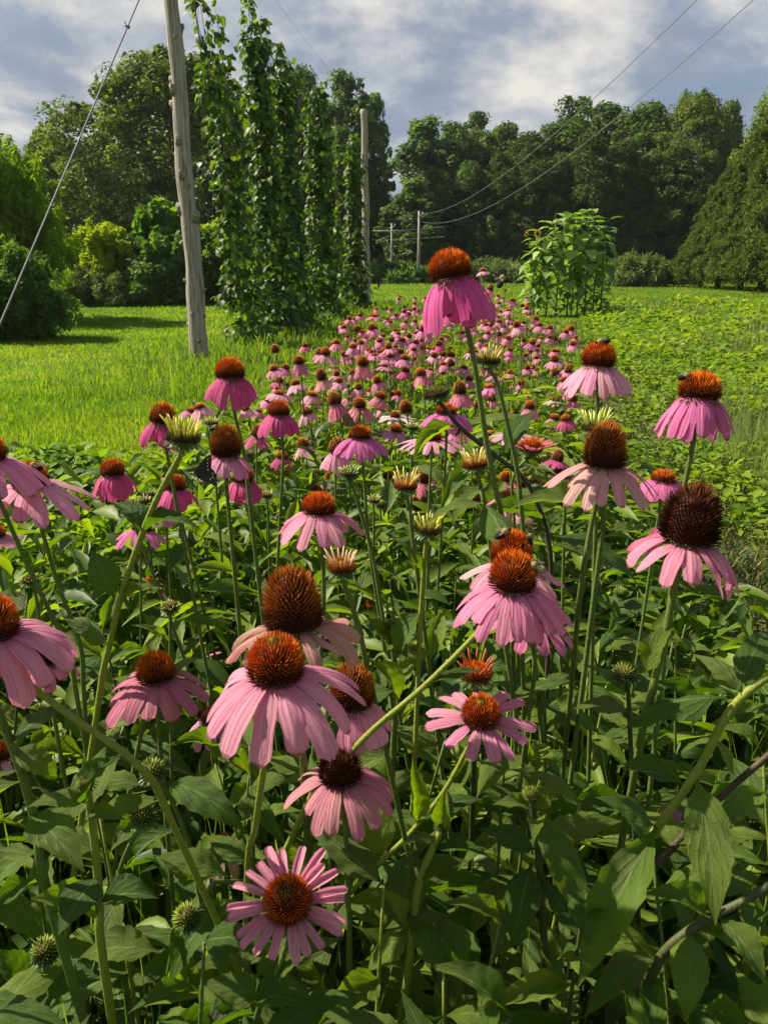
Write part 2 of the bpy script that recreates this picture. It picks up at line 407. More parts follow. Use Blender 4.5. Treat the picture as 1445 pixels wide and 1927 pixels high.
# ------------------------------------------------------------------ ground
def sheet(name, pts, z, mat, label=None):
    me = bpy.data.meshes.new(name); me.from_pydata([(x, y, z) for x, y in pts], [], [tuple(range(len(pts)))]); me.materials.append(mat)
    o = link(name, me); o['kind'] = 'structure'
    return o
g = [(-320, -320), (320, -320), (320, 320), (-320, 320)]
sheet('ground', g, 0, M['ground'])
def bed_c(y): return .10 + .085 * y
def bed_h(y): return np.interp(y, [0, 1, 2, 3.5, 6, 9.5], [1.25, 1.18, 1.1, 1.02, .88, .6])      # to the left of the centre line
def bed_r(y): return np.interp(y, [0, .6, 1, 1.6, 2.5, 4, 6, 9.5], [1.1, .82, .52, .42, .45, .55, .66, .55])  # to the right of it
def bed_x(y, u): return bed_c(y) + np.where(np.asarray(u) < 0, bed_h(y), bed_r(y)) * u
ys = np.linspace(-.6, 9.3, 14)
sheet('bed_soil', [(bed_c(y) + bed_r(y) * 1.02 + rng.uniform(-.04, .04), y) for y in ys] + [(bed_c(y) - bed_h(y) * 1.02 + rng.uniform(-.04, .04), y) for y in ys[::-1]], .004, M['soil'])
sheet('path', [(max(bed_c(y) + bed_r(y) + .25, .95 + .215 * y) + (1.3 if y < 3 else 0) + rng.uniform(-.08, .08), y) for y in ys[1:]] + [(bed_c(y) + bed_r(y) + .06, y) for y in ys[:0:-1]], .008, M['path'])

def sample_field(n, y0, y1, margin=1.1, xlim=None):
    """ground points spread about evenly over the picture: density falls with distance"""
    Y = y0 * (y1 / y0) ** nr.random(n)
    hw = .53 * Y * margin + .5
    X = (nr.random(n) * 2 - 1) * hw
    return X, Y
def lown(x, y, s):
    return np.sin(x * 1.7 * s + 1.3 * np.sin(y * 1.1 * s)) * np.cos(y * 1.3 * s + .7 * np.sin(x * .9 * s + 2))
def hop_x(y): return -2.34 + (y - 10) * .1377

def grass_stuff(name, X, Y, h, w, mat, tint, kind='stuff', lean=(.1, .7)):
    n = len(X); pos = np.stack([X, Y, np.full(n, -.005)], 1)
    V, Fc, t = blades(pos, h, w, nr.random(n) * 6.283, lean[0] + (lean[1] - lean[0]) * nr.random(n), tint)
    o = link(name, mesh_np(name, V, Fc, mat, tint=t)); o['kind'] = kind
    return o

def fields():
    # mown lawn on the left and behind, coarser with distance
    X, Y = sample_field(460000, 3.2, 62)
    keep = (X < bed_c(Y) - bed_h(Y) - .02) | (Y > 9.4)
    weedy = (Y < 4.25 + .5 * lown(X, Y, 1.4)) & (X > -6)
    keep &= ~(weedy & (nr.random(len(X)) < .88))
    crop = (X > .75 + .215 * Y) & (Y < 21)
    keep &= ~crop
    X, Y = X[keep], Y[keep]; n = len(X)
    h = (.032 + .04 * nr.random(n)) * (1 + .3 * lown(X, Y, .8)) * np.where(Y > 40, 1.8, 1)
    t = np.clip(.5 + .25 * nr.normal(size=n) + .25 * lown(X, Y, .5), 0, 1)
    o = grass_stuff('lawn_grass', X, Y, h, .0014 + .0009 * Y ** .97, M['lawn_blade'], t)
    tag(o, 'short sunlit yellow green grass of the mown lawn', 'grass')
    # far field strip of taller growth along the woods and round the pole and hop bases
    X, Y = sample_field(150000, 7, 62)
    near_hop = (np.abs(X - hop_x(Y)) < .55) & (Y > 9.3) & (Y < 25)
    edge = (Y > 45 + 3 * lown(X, Y, .3)) & (Y < 56)
    mix = (np.abs(X - hop_x(Y)) < 1.0) & (Y > 7.0) & (Y < 25) & (nr.random(len(X)) < .25)
    side = (X > hop_x(Y)) & (X < bed_c(Y) - bed_h(Y) * .9) & (Y > 6.0) & (Y < 22) & (nr.random(len(X)) < .35)
    k = near_hop | edge | mix | side; X, Y, e = X[k], Y[k], edge[k]; n = len(X)
    h = np.where(e, .5 + .9 * nr.random(n) * (1 + .5 * lown(X, Y, .6)), .07 + .26 * nr.random(n) ** 3)
    o = grass_stuff('tall_grass', X, Y, h, .0025 + .0010 * Y, M['tall_grass'], np.clip(nr.random(n), 0, 1), lean=(.15, .8))
    tag(o, 'uncut taller grass round the pole and hops and along the woods', 'grass')
    # trodden strip between bed and crop
    X, Y = sample_field(130000, 1.4, 16)
    inner = bed_c(Y) + bed_r(Y) * .9; outer = np.where(Y < 3.3, 2.7, .75 + .215 * Y + .35)
    k = (X > inner) & (X < outer); X, Y = X[k], Y[k]
    k = nr.random(len(X)) < np.where(lown(X, Y, 2.2) < -.15, .35, 1); X, Y = X[k], Y[k]; n = len(X)
    t = np.clip(nr.random(n) ** 2.5 + .12 * lown(X, Y, 3), 0, 1)
    o = grass_stuff('path_grass', X, Y, .05 + .12 * nr.random(n), .003 + .0012 * Y, M['straw'], t, lean=(.3, 1.3))
    tag(o, 'thin green and straw coloured grass between flower bed and crop', 'grass')
    X, Y = sample_field(16000, 3.6, 16)
    k = (X > bed_c(Y) + bed_r(Y)) & (X < .75 + .215 * Y + .1) & (lown(X, Y, 1.6) > -.25); X, Y = X[k], Y[k]; n = len(X)
    az = nr.random(n) * 6.283; el = nr.normal(0, .4, n)
    dd = np.stack([np.cos(az) * np.cos(el), np.sin(az) * np.cos(el), np.sin(el)], 1); L = .022 + .025 * nr.random(n) + .004 * Y
    V, Fc = scatter(*OVATE_T, np.stack([X, Y, .13 * nr.random(n)], 1), *frames(dd, np.array([0, 0, 1.]) + nr.normal(size=(n, 3)) * .35, L, L * (.25 + .12 * nr.random(n))))
    o = link('path_weeds', mesh_np('path_weeds', V, Fc, M['weed'], tint=np.repeat(nr.random(n), NO))); o['kind'] = 'stuff'
    tag(o, 'low broadleaf weeds scattered through the grass beside the bed', 'ground cover')
    # weedy broadleaf patch left of the bed
    X, Y = sample_field(74000, 1.5, 9)
    k = (X < bed_c(Y) - bed_h(Y) * .93) & (Y < 4.2 + .5 * lown(X, Y, 1.4)) | ((X < bed_c(Y) - bed_h(Y) * .8) & (X > bed_c(Y) - bed_h(Y) - .9) & (Y < 9) & (Y > 4) & (nr.random(len(X)) < .3))
    X, Y = X[k], Y[k]; n = len(X)
    top = .10 + .15 * (lown(X, Y, 3.1) + 1) * np.clip((6.0 - Y) / 3, .3, 1)
    z = top * nr.random(n) ** .6
    az = nr.random(n) * 6.283; el = nr.normal(-.1, .35, n)
    d = np.stack([np.cos(az) * np.cos(el), np.sin(az) * np.cos(el), np.sin(el)], 1)
    up = np.array([0, 0, 1.]) + nr.normal(size=(n, 3)) * .35
    L = .028 + .04 * nr.random(n) + .004 * Y
    A = frames(d, up, L, L * (.28 + .14 * nr.random(n)))
    V, Fc = scatter(*OVATE_T, np.stack([X, Y, z], 1), *A)
    o = link('weed_patch', mesh_np('weed_patch', V, Fc, M['weed'], tint=np.repeat(np.clip(nr.random(n) * .8 + .2 * lown(X, Y, 2), 0, 1), NO))); o['kind'] = 'stuff'
    tag(o, 'dense broadleaf weeds covering the ground left of the flower bed', 'ground cover')
    # leafy crop on the right: plants in rows, each a rosette of leaves
    pl = []
    for row in range(26):
        for k in range(120):
            y = 3.25 + k * .165 + rng.uniform(-.06, .06)
            x = .80 + .215 * y + row * .36 + rng.uniform(-.09, .09) + .08 * math.sin(y * 2 + row)
            if x > .66 * y + 1.4: continue
            if lown(np.float64(x), np.float64(y), .55) < -.55 and y > 5: continue
            if rng.random() < .10: continue
            pl.append((x, y, rng.uniform(.6, 1.2) * (1 + .28 * float(lown(np.float64(x), np.float64(y), 1.3)))))
    pl = np.array(pl); m = np.where(pl[:, 1] < 6, 54, np.where(pl[:, 1] < 11, 30, 16))
    I = np.repeat(np.arange(len(pl)), m); n = len(I)
    px, py, s = pl[I, 0], pl[I, 1], pl[I, 2]
    r = .17 * np.sqrt(nr.random(n)); a = nr.random(n) * 6.283
    z = s * (.05 + .19 * nr.random(n) ** .7 * (1 - r / .3))
    az = a + nr.normal(0, .6, n); el = nr.normal(0.05, .4, n)
    d = np.stack([np.cos(az) * np.cos(el), np.sin(az) * np.cos(el), np.sin(el)], 1)
    L = s * (.034 + .034 * nr.random(n)) * np.interp(py, [2, 6, 11, 20], [1, 1.15, 1.7, 2.2])
    A = frames(d, np.array([0, 0, 1.]) + nr.normal(size=(n, 3)) * .3, L, L * (.26 + .1 * nr.random(n)))
    V, Fc = scatter(*OVATE_T, np.stack([px + r * np.cos(a), py + r * np.sin(a), z], 1), *A)
    o = link('leafy_crop', mesh_np('leafy_crop', V, Fc, M['crop'], tint=np.repeat(np.clip(nr.random(n) * .7 + .3 * (z / .3), 0, 1), NO))); o['kind'] = 'stuff'
    tag(o, 'bright green leafy crop in close rows right of the bed', 'ground cover')
    # wiry seed stalks standing in the crop
    X, Y = sample_field(26000, 3, 24)
    k = (X > 1.0 + .23 * Y) & (lown(X, Y, .55) < -.1); X, Y = X[k], Y[k]; n = len(X)
    o = grass_stuff('seed_stalks', X, Y, .2 + .16 * nr.random(n), .0025 + .001 * Y, M['grey_weed'], nr.random(n), lean=(0, .35))
    tag(o, 'thin upright seed stalks standing among the leafy crop', 'grass')
    # low leaves of the flower bed
    n = 30000
    Y = .12 * (9.2 / .12) ** nr.random(n) ; Y = np.where(nr.random(n) < .25, nr.random(n) * 2.5 + .1, Y)
    X = bed_x(Y, nr.random(n) * 2 - 1)
    canopy = np.interp(Y, [0, .35, .8, 1.2, 1.6, 3, 9], [.28, .32, .42, .62, .70, .70, .62])
    z = canopy * nr.random(n) ** .75
    az = nr.random(n) * 6.283; el = nr.normal(-.25, .45, n)
    d = np.stack([np.cos(az) * np.cos(el), np.sin(az) * np.cos(el), np.sin(el)], 1)
    L = .06 + .07 * nr.random(n)
    A = frames(d, np.array([0, 0, 1.]) + nr.normal(size=(n, 3)) * .3, L, L * (.10 + .07 * nr.random(n)))
    V, Fc = scatter(*LEAF_T, np.stack([X, Y, z], 1), *A)
    t = np.repeat(np.clip(nr.random(n), 0, 1), NL)
    # thin stalks under them
    ns = 2600
    Ys = .5 * (9.2 / .5) ** nr.random(ns); Xs = bed_x(Ys, (nr.random(ns) * 2 - 1) * .98)
    hh = np.interp(Ys, [0, .8, 1.6, 3, 9], [.5, .6, .7, .8, .78]) * (.7 + .35 * nr.random(ns))
    V2, F2, t2 = blades(np.stack([Xs, Ys, np.zeros(ns)], 1), hh, .005 + .0008 * Ys, nr.random(ns) * 6.283, nr.random(ns) * .22, nr.random(ns))
    o = link('bed_undergrowth', mesh_np('bed_undergrowth', V, Fc, M['understory'], tint=t)); o['kind'] = 'stuff'
    tag(o, 'crowded low leaves filling the flower bed between the stalks', 'ground cover')
    o = link('bed_stalks', mesh_np('bed_stalks', V2, F2, M['tall_grass'], tint=t2)); o['kind'] = 'stuff'
    tag(o, 'thin green stalks crowding the flower bed under the blooms', 'ground cover')
fields()

def haze():
    x0, x1, y0, y1, z0, z1 = -330, 330, -330, 330, -1, 32
    V = [(x, y, z) for z in (z0, z1) for y in (y0, y1) for x in (x0, x1)]
    me = bpy.data.meshes.new('haze'); me.from_pydata(V, [], [(0, 2, 3, 1), (4, 5, 7, 6), (0, 1, 5, 4), (2, 6, 7, 3), (0, 4, 6, 2), (1, 3, 7, 5)])
    m, nt = new_mat('haze'); v = nd(nt, 'ShaderNodeVolumePrincipled', inp={'Color': (.80, .88, 1, 1), 'Density': HAZE, 'Anisotropy': .2}); o = nd(nt, 'ShaderNodeOutputMaterial')
    nt.links.new(v.outputs[0], o.inputs['Volume']); me.materials.append(m)
    o = link('haze', me); o['kind'] = 'stuff'; tag(o, 'thin bluish summer haze over the far field and wood', 'haze')
HAZE = .00022
haze()
# ------------------------------------------------------------------ trees and shrubs
def crown_mesh(name, mat, clumps, n_leaf, size, asp=.5, out=.8, upw=.5, droop=0.0, jit=.5, shell=.45):
    """clumps: list of (centre, radius vector). Leaves lie through each clump, densest near its skin."""
    P = []; D = []; U = []; T = []
    for c, r in clumps:
        n = n_leaf if not hasattr(n_leaf, '__call__') else n_leaf(r)
        v = norm(nr.normal(size=(n, 3)))
        rad = shell + (1 - shell) * nr.random(n) ** .6
        p = np.array(c)[None] + v * np.array(r)[None] * rad[:, None]
        nrm = norm(v * out + np.array([0, 0, upw])[None] + nr.normal(size=(n, 3)) * jit)
        d = np.cross(nrm, norm(nr.normal(size=(n, 3)))); d[:, 2] -= droop
        P.append(p); D.append(d); U.append(nrm); T.append(np.clip(.5 + .18 * nr.normal() + .22 * nr.normal(size=n), 0, 1))
    P = np.concatenate(P); D = np.concatenate(D); U = np.concatenate(U); T = np.concatenate(T)
    L = size * (.45 + 1.2 * nr.random(len(P)) ** 1.5)
    k = P[:, 2] > .02
    P, D, U, T, L = P[k], D[k], U[k], T[k], L[k]
    V, Fc = scatter(*RHOMB_T, P, *frames(D, U, L, L * asp))
    return mesh_np(name, V, Fc, mat, tint=np.repeat(T, 4), smooth=False)

def trunk_mesh(name, h, r, limbs, spread, mat):
    mb = MB()
    pts = [Vector((rng.uniform(-.02, .02) * h * i / 5, rng.uniform(-.02, .02) * h * i / 5, h * i / 5)) for i in range(6)]
    tube(mb, pts, [r * 1.25, r, r * .85, r * .65, r * .42, r * .12], 8)
    for i in range(limbs):
        s = rng.uniform(.28, .85); b = pts[0].lerp(pts[5], s); b = pts[int(s * 5)].lerp(pts[min(5, int(s * 5) + 1)], s * 5 % 1)
        a = rng.uniform(0, 6.283); L = spread * rng.uniform(.5, .95) * (1.15 - s * .6)
        e = b + Vector((math.cos(a) * L, math.sin(a) * L, L * rng.uniform(.35, .9)))
        m_ = b.lerp(e, .5) + Vector((0, 0, L * .08))
        rr = r * (.42 - .3 * s) + .01
        tube(mb, [b, m_, e], [rr, rr * .65, rr * .25], 5)
    return mb.build(name, mat)

def round_clumps(h, base, w, n, rc, pointed=0.0, bumps=.25, rag=.28):
    """ellipsoid crown of height h on a trunk, from z=base, half width w, clump radius rc"""
    out = []
    ph = [rng.uniform(0, 6.28) for _ in range(4)]
    for _ in range(n):
        t = rng.random()
        z = base + (h - base) * t
        prof = math.sin(math.pi * min(1, max(.04, (t * .86 + .12)))) ** .6 * (1 - pointed * t)
        a = rng.uniform(0, 6.283); lump = 1 + bumps * .5 * (math.sin(2 * a + ph[0] + 3 * t) + math.sin(3 * a + ph[1] - 5 * t))
        rr = w * prof * lump * math.sqrt(rng.uniform(.25, 1))
        q = rc * rng.uniform(.45, 1.35)
        if rng.random() < rag:       # shoots breaking the outline
            rr *= rng.uniform(1.0, 1.22); z += rng.uniform(-.3, .8) * rc; q *= .5
            out.append(((rr * math.cos(a), rr * math.sin(a), z), (q, q, q * rng.uniform(1.0, 2.2))))
        else: out.append(((rr * math.cos(a), rr * math.sin(a), z), (q, q, q * .85)))
    return out

TREES = {}
def proto(key, trunk, crown): TREES[key] = (trunk, crown)
# all prototypes are metres, 1:1
proto('oak', trunk_mesh('oak_trunk', 11, .5, 9, 5, M['bark']), crown_mesh('oak_crown', M['oak'], round_clumps(14, .9, 6.6, 560, 1.0, .12, .28, .12), 210, .19, .5))
proto('maple', trunk_mesh('maple_trunk', 10, .35, 8, 3.2, M['bark']), crown_mesh('maple_crown', M['oak_dark'], round_clumps(13, 1.2, 3.7, 240, .78, .2, .6), 210, .18, .5))
proto('poplar', trunk_mesh('poplar_trunk', 11, .26, 9, 2.0, M['bark']), crown_mesh('poplar_crown', M['poplar'], round_clumps(13, 1.5, 2.3, 200, .62, .35, .7), 190, .17, .55))
proto('pine', trunk_mesh('pine_trunk', 12, .24, 10, 2.2, M['bark']), crown_mesh('pine_crown', M['pine'], round_clumps(13, .8, 2.6, 260, .7, .42, .6), 210, .22, .22, droop=.25, jit=.8))
proto('loose', trunk_mesh('loose_trunk', 11, .2, 12, 2.2, M['bark']), crown_mesh('loose_crown', M['oak_dark'], round_clumps(13, 3, 2.6, 110, .62, .3, .9), 150, .18, .5))
def cedar_clumps(h, w, n):
    out = []
    for _ in range(n):
        t = rng.random() ** 1.15
        r = w * (1 - t) ** .75 * math.sqrt(rng.uniform(.3, 1)) * (1 + .15 * math.sin(9 * t + rng.random()))
        a = rng.uniform(0, 6.283); q = .42 * rng.uniform(.4, 1.3) * (1.15 - .5 * t)
        if rng.random() < .4: r *= rng.uniform(1.05, 1.45); q *= .5
        out.append(((r * math.cos(a), r * math.sin(a), .95 + (h - 1.1) * t), (q, q, q * rng.uniform(.8, 2.0))))
    return out
proto('cedar', trunk_mesh('cedar_trunk', 7, .18, 10, 1.2, M['bark']), crown_mesh('cedar_crown', M['cedar'], cedar_clumps(8, 2.6, 430), 190, .17, .14, out=.6, upw=.2, droop=.5, jit=.9))

def tree(key, px, Y, top, width=None, name='broadleaf_tree', label='', group=None, cat='tree', rot=None, base_py=None):
    """stands on the ground at (px, Y); scaled so that its top reaches photo row `top`"""
    x = (px - 722.5) / F * (Y * CP + .3)
    h = at_Y(px, top, Y).z
    H0 = {'oak': 14.9, 'maple': 13.7, 'poplar': 13.5, 'pine': 13.6, 'loose': 13.6, 'cedar': 8.1}[key]
    W0 = {'oak': 7.5, 'maple': 4.3, 'poplar': 2.7, 'pine': 3.1, 'loose': 3.0, 'cedar': 2.9}[key]
    s = h / H0
    sx = s if width is None else (width / 2 / F * Y) / W0
    r = empty(name, (x, Y, 0))
    tag(r, label, cat, group)
    tr, cr = TREES[key]
    rot = rng.uniform(0, 6.28) if rot is None else rot
    for nm, me in (('trunk', tr), ('crown', cr)):
        o = link(nm, me, r); o.scale = (sx, sx, s); o.rotation_euler = (0, 0, rot)
    return r
G = 'trees of the wood behind the field'
tree('oak', 345, 50, 92, 450, 'oak_tree', 'huge round broadleaf tree, broadest of all, behind the near wooden pole', rot=.4)
tree('oak', 118, 56, 232, 150, 'broadleaf_tree', 'smaller round tree tucked against the left flank of the huge round tree')
tree('maple', 20, 46, 285, 170, 'broadleaf_tree', 'green broadleaf tree rising behind the tall feathery willow at the left edge')
tree('maple', -70, 44, 262, 200, 'broadleaf_tree', 'broadleaf tree mostly cut off by the left edge behind the willow')
tree('maple', 575, 62, 118, 150, 'broadleaf_tree', 'tall dark tree whose top shows above the right side of the hop vines', G)
tree('poplar', 655, 60, 122, 130, 'poplar_tree', 'tall spiky topped dark tree directly behind the far wooden pole', G)
tree('poplar', 705, 61, 165, 90, 'poplar_tree', 'dark narrow tree just right of the far wooden pole beside the gap of sky', G)
tree('poplar', 505, 62, 135, 130, 'poplar_tree', 'tall tree hidden behind the first hop vines', G)
tree('maple', 640, 58, 235, 190, 'broadleaf_tree', 'dark shaded lower tree behind the far hop vine', G)
tree('maple', 520, 57, 250, 200, 'broadleaf_tree', 'dark shaded tree filling the gaps between the hop vines', G)
tree('poplar', 790, 64, 215, 170, 'poplar_tree', 'grey green upright tree, first tree right of the gap of sky', G)
tree('poplar', 775, 52, 330, 140, 'poplar_tree', 'lower pale grey green tree behind the slim utility pole', G)
tree('loose', 885, 70, 202, 120, 'broadleaf_tree', 'thin tree with a loose airy tip standing out above the middle of the wood', G)
tree('maple', 850, 66, 226, 170, 'broadleaf_tree', 'dark broad tree between the grey green tree and the loose airy tree', G)
tree('maple', 935, 66, 228, 180, 'broadleaf_tree', 'lower round tree at the dip in the skyline of the wood', G)
tree('pine', 985, 63, 250, 190, 'pine_tree', 'pine under the dip in the skyline of the wood', G)
tree('loose', 1065, 70, 172, 150, 'broadleaf_tree', 'airy topped tall tree under the upper power wire', G)
tree('maple', 1040, 64, 222, 200, 'broadleaf_tree', 'bushy tree under the airy topped tall tree', G)
tree('maple', 1120, 68, 188, 190, 'broadleaf_tree', 'upright tree where the lower power wire crosses the skyline', G)
tree('maple', 1190, 66, 190, 210, 'broadleaf_tree', 'full round tree left of the highest crown on the right', G)
tree('oak', 1275, 64, 168, 220, 'oak_tree', 'highest and broadest round crown at the right end of the wood', G)
tree('maple', 1335, 66, 186, 120, 'broadleaf_tree', 'narrow tree at the right end of the wood above the cedars', G)
for key, nm, px, top, w, Y, lab in (('pine', 'pine_tree', 815, 318, 110, 58, 'dark pine right of the slim utility pole'), ('maple', 'broadleaf_tree', 880, 300, 140, 58, 'leafy tree of the front row above the tallest coneflower'),
    ('pine', 'pine_tree', 935, 285, 120, 57, 'dark pine of the front row above the flying bee'), ('pine', 'pine_tree', 990, 268, 130, 56, 'dark pine of the front row above the left sunflowers'),
    ('maple', 'broadleaf_tree', 1045, 285, 140, 56, 'leafy tree of the front row straight behind the sunflowers'), ('pine', 'pine_tree', 1095, 248, 140, 55, 'tallest dark pine of the front row above the right sunflowers'),
    ('pine', 'pine_tree', 1155, 262, 140, 55, 'broad dull green pine of the front row right of the sunflowers'), ('maple', 'broadleaf_tree', 1205, 280, 150, 55, 'leafy tree of the front row above the pale weed hump'),
    ('pine', 'pine_tree', 1255, 270, 140, 55, 'dark pine of the front row nearest to the cedars')):
    tree(key, px, Y, top, w, nm, lab, G)
for px, top, w, Y in ((730, 380, 150, 60), (930, 400, 170, 60), (1040, 380, 180, 60), (1130, 390, 180, 60), (1220, 390, 180, 59), (1300, 330, 160, 60), (600, 380, 190, 60), (440, 330, 220, 62), (210, 360, 220, 62), (90, 360, 200, 60), (820, 400, 170, 60)):
    tree('maple', px, Y, top, w, 'broadleaf_tree', 'dark undergrowth tree in deep shade at the foot of the wood', 'shaded trees at the foot of the wood')
# the wood goes on beyond the frame on both sides
for px, top, w, Y in ((1500, 60, 330, 52), (-260, 190, 300, 55)):
    tree('oak', px, Y, top, w, 'oak_tree', 'tall tree of the wood beyond the edge of the field', 'trees beyond the edges of the view')
for px, top, w, Y, lab in ((1318, 372, 110, 39, 'shortest cedar at the left end of the cedar row'), (1350, 306, 150, 37, 'second cedar from the left end of the row, low and leaning outward'),
                           (1392, 240, 170, 35.5, 'middle cedar of the row, with a ragged slanting outline'), (1432, 185, 190, 34, 'tall cedar next to the right edge'),
                           (1490, 150, 240, 32, 'tallest cedar, cut off by the right edge'), (1620, 110, 300, 31, 'cedar of the row beyond the right edge')):
    tree('cedar', px, Y, top, w, 'cedar_tree', lab, 'row of olive green cedars at the right')

def shrub(name, key, px, Y, top, wpx, label, clump_n=60, leaf=.09, asp=.35, n=90, pointed=.2, rc=.28, bottom=.05, cat='shrub', droop=0, jit=.5, group=None, upw=.5, stems=6):
    depth = Y * CP + .3
    x = (px - 722.5) / F * depth; h = at_Y(px, top, Y).z; w = wpx / 2 / F * depth
    r = empty(name, (x, Y, 0)); tag(r, label, cat, group)
    mb = MB()
    for _ in range(stems):
        a = rng.uniform(0, 6.283); q = w * rng.uniform(.1, .6)
        tube(mb, [(q * .2 * math.cos(a), q * .2 * math.sin(a), 0), (q * .6 * math.cos(a), q * .6 * math.sin(a), h * .4), (q * math.cos(a), q * math.sin(a), h * .8)], [.03 * h * .4, .02 * h * .4, .006], 5)
    link('stem', mb.build('shrub_stem', M['bark']), r)
    cl = round_clumps(h - rc * .5, bottom, max(.05, w - rc * .6), int(clump_n * 1.2), rc, pointed, .65)
    for _ in range(int(clump_n * .6)):      # loose shoots sticking out of the outline
        a = rng.uniform(0, 6.283); t = rng.random() ** .6; q = w * rng.uniform(.55, 1.08) * math.sin(math.pi * (.12 + .8 * t)) ** .6
        cl.append(((q * math.cos(a), q * math.sin(a), bottom + (h - bottom) * t * 1.05), (rc * .28, rc * .28, rc * rng.uniform(.6, 1.3))))
    link('foliage', crown_mesh('shrub_foliage', M[key], cl, n, leaf, asp, upw=upw, droop=droop, jit=jit), r)
    return r
shrub('willow_bush', 'willow', -5, 17, 268, 265, 'tall feathery yellow green willow bush at the left edge', 170, .13, .14, 170, .35, .36, .1, droop=.6, jit=.9)
shrub('dark_bush', 'shrub', 22, 12.9, 492, 190, 'dark shaded bush in front of the willow throwing its shadow over the lawn', 170, .085, .22, 170, .1, .24, .02, jit=.9)
shrub('yellow_shrub', 'yellow_shrub', 203, 23.5, 428, 125, 'glowing yellow green feathery shrub across the lawn', 90, .10, .2, 170, .45, .2, .1, jit=.8)
shrub('leafy_shrub', 'shrub', 163, 23.8, 448, 60, 'narrow dull green shrub touching the left side of the yellow shrub', 40, .10, .4, 100, .4, .16, .1)
shrub('sapling', 'bright_shrub', 315, 25, 392, 100, 'bright green pointed sapling rising above the dark hedge', 46, .17, .6, 70, .75, .24, .8)
shrub('leafy_shrub', 'shrub', 330, 23.6, 462, 170, 'dark green round hedge shrub under the bright sapling', 120, .10, .45, 130, .1, .28, .02)
shrub('leafy_shrub', 'shrub', 415, 24, 445, 110, 'dark green shrub between the near wooden pole and the hop vines', 80, .10, .45, 120, .2, .26, .02)
shrub('yellow_shrub', 'yellow_shrub', 402, 25, 428, 75, 'yellow green shrub half hidden behind the near wooden pole', 50, .10, .25, 120, .4, .2, .3)
shrub('leafy_shrub', 'shrub', 262, 24.2, 455, 90, 'mid green loose shrub between the yellow shrub and the dark hedge', 70, .10, .4, 120, .3, .22, .05)
shrub('leafy_shrub', 'shrub', 110, 24, 500, 90, 'low loose shrub by the dark bush at the left of the lawn', 60, .10, .3, 120, .3, .2, .02)
shrub('weed_clump', 'grey_weed', 150, 22.8, 512, 120, 'grey green clump of tall weeds left of the yellow shrub', 80, .14, .1, 120, .1, .2, .01, jit=.9, cat='weeds')
shrub('weed_clump', 'grey_weed', 215, 22.6, 522, 110, 'dull weed clump at the foot of the yellow shrub', 70, .14, .1, 120, .1, .18, .01, jit=.9, cat='weeds')
shrub('weed_clump', 'shrub', 268, 22.5, 528, 80, 'small dark weed clump between yellow shrub and dark hedge', 50, .12, .2, 110, .2, .18, .01, jit=.9, cat='weeds')
shrub('weed_clump', 'grey_weed', 1205, 40, 492, 110, 'pale hump of tall weeds at the field edge behind the sunflowers', 80, .25, .12, 120, .3, .35, .01, jit=.9, cat='weeds')
shrub('weed_clump', 'grey_weed', 1262, 42, 510, 90, 'lower pale weed clump beside the cedars', 60, .25, .12, 110, .2, .3, .01, jit=.9, cat='weeds')
shrub('weed_clump', 'shrub', 750, 45, 505, 120, 'dark weed clump at the foot of the slim utility pole', 60, .3, .2, 110, .2, .4, .01, jit=.9, cat='weeds')
shrub('weed_clump', 'grey_weed', 895, 46, 500, 190, 'weedy field edge clump below the flying bee', 80, .3, .12, 110, .1, .4, .01, jit=.9, cat='weeds')

# ------------------------------------------------------------------ poles, wires, cables
def wooden_pole(px0, Y, px_top, z_top, r0, r1, label, knots):
    depth = Y * CP + CAM.z * SP
    x0 = (px0 - 722.5) / F * depth
    root = empty('wooden_pole', (x0, Y, 0)); tag(root, label, 'pole', 'wooden poles of the hop trellis')
    lean = px_top
    n = 40; pts = [Vector((lean * i / n + .012 * math.sin(i * .45 + Y) * (i > 0), .008 * math.sin(i * .3), z_top * i / n - .05 * (i == 0))) for i in range(n + 1)]
    mb = MB(); rs = [(r0 + (r1 - r0) * i / n) * (1 + .05 * math.sin(i * 1.3) + rng.uniform(-.025, .025)) for i in range(n + 1)]
    rs[0] *= 1.12
    tube(mb, pts, rs, 18, jit=.018)
    link('shaft', mb.build('pole_shaft', M['wood']), root)
    for z, az, s in knots:
        i = min(n - 1, int(z / z_top * n)); c = pts[i].lerp(pts[i + 1], z / z_top * n % 1); rr = rs[i]
        a = R(az); d = Vector((math.cos(a), math.sin(a), 0))
        mb = MB(); b = c + d * (rr * .55)
        e = c + d * (rr + .028 * s) + Vector((0, 0, .03 * s))
        tube(mb, [b - Vector((0, 0, .035 * s)), b.lerp(e, .55), e, e + d * .002], [.062 * s, .04 * s, .026 * s, .018 * s], 9, jit=.08)
        link('knot', mb.build('pole_knot', M['knot']), root)
    return root, [root.location + p for p in pts]
kn = []
for py, side, s in ((52, 10, 1.1), (75, -75, .8), (150, 165, 1.2), (168, -140, 1.3), (198, 172, 1.4), (215, 12, .6), (242, 15, .5), (265, -105, 1.2), (292, 185, .6), (330, -100, 1.2), (350, -55, 1.0), (376, -65, .5), (392, 180, 1.5), (408, -20, 1.6), (430, -110, .6), (452, -70, .4), (530, 195, .9), (548, -15, 1.0), (583, -65, .9), (592, -105, .9), (598, -15, .9), (612, 180, .9), (642, -70, 1.0)):
    kn.append((at_Y(360, py, 10).z, side, s * .8))
pole1, P1 = wooden_pole(378, 10, -.05, 5.6, .116, .068, 'tall bare knotty wooden pole at the near end of the hop row', [k for k in kn if .15 < k[0] < 5.4])
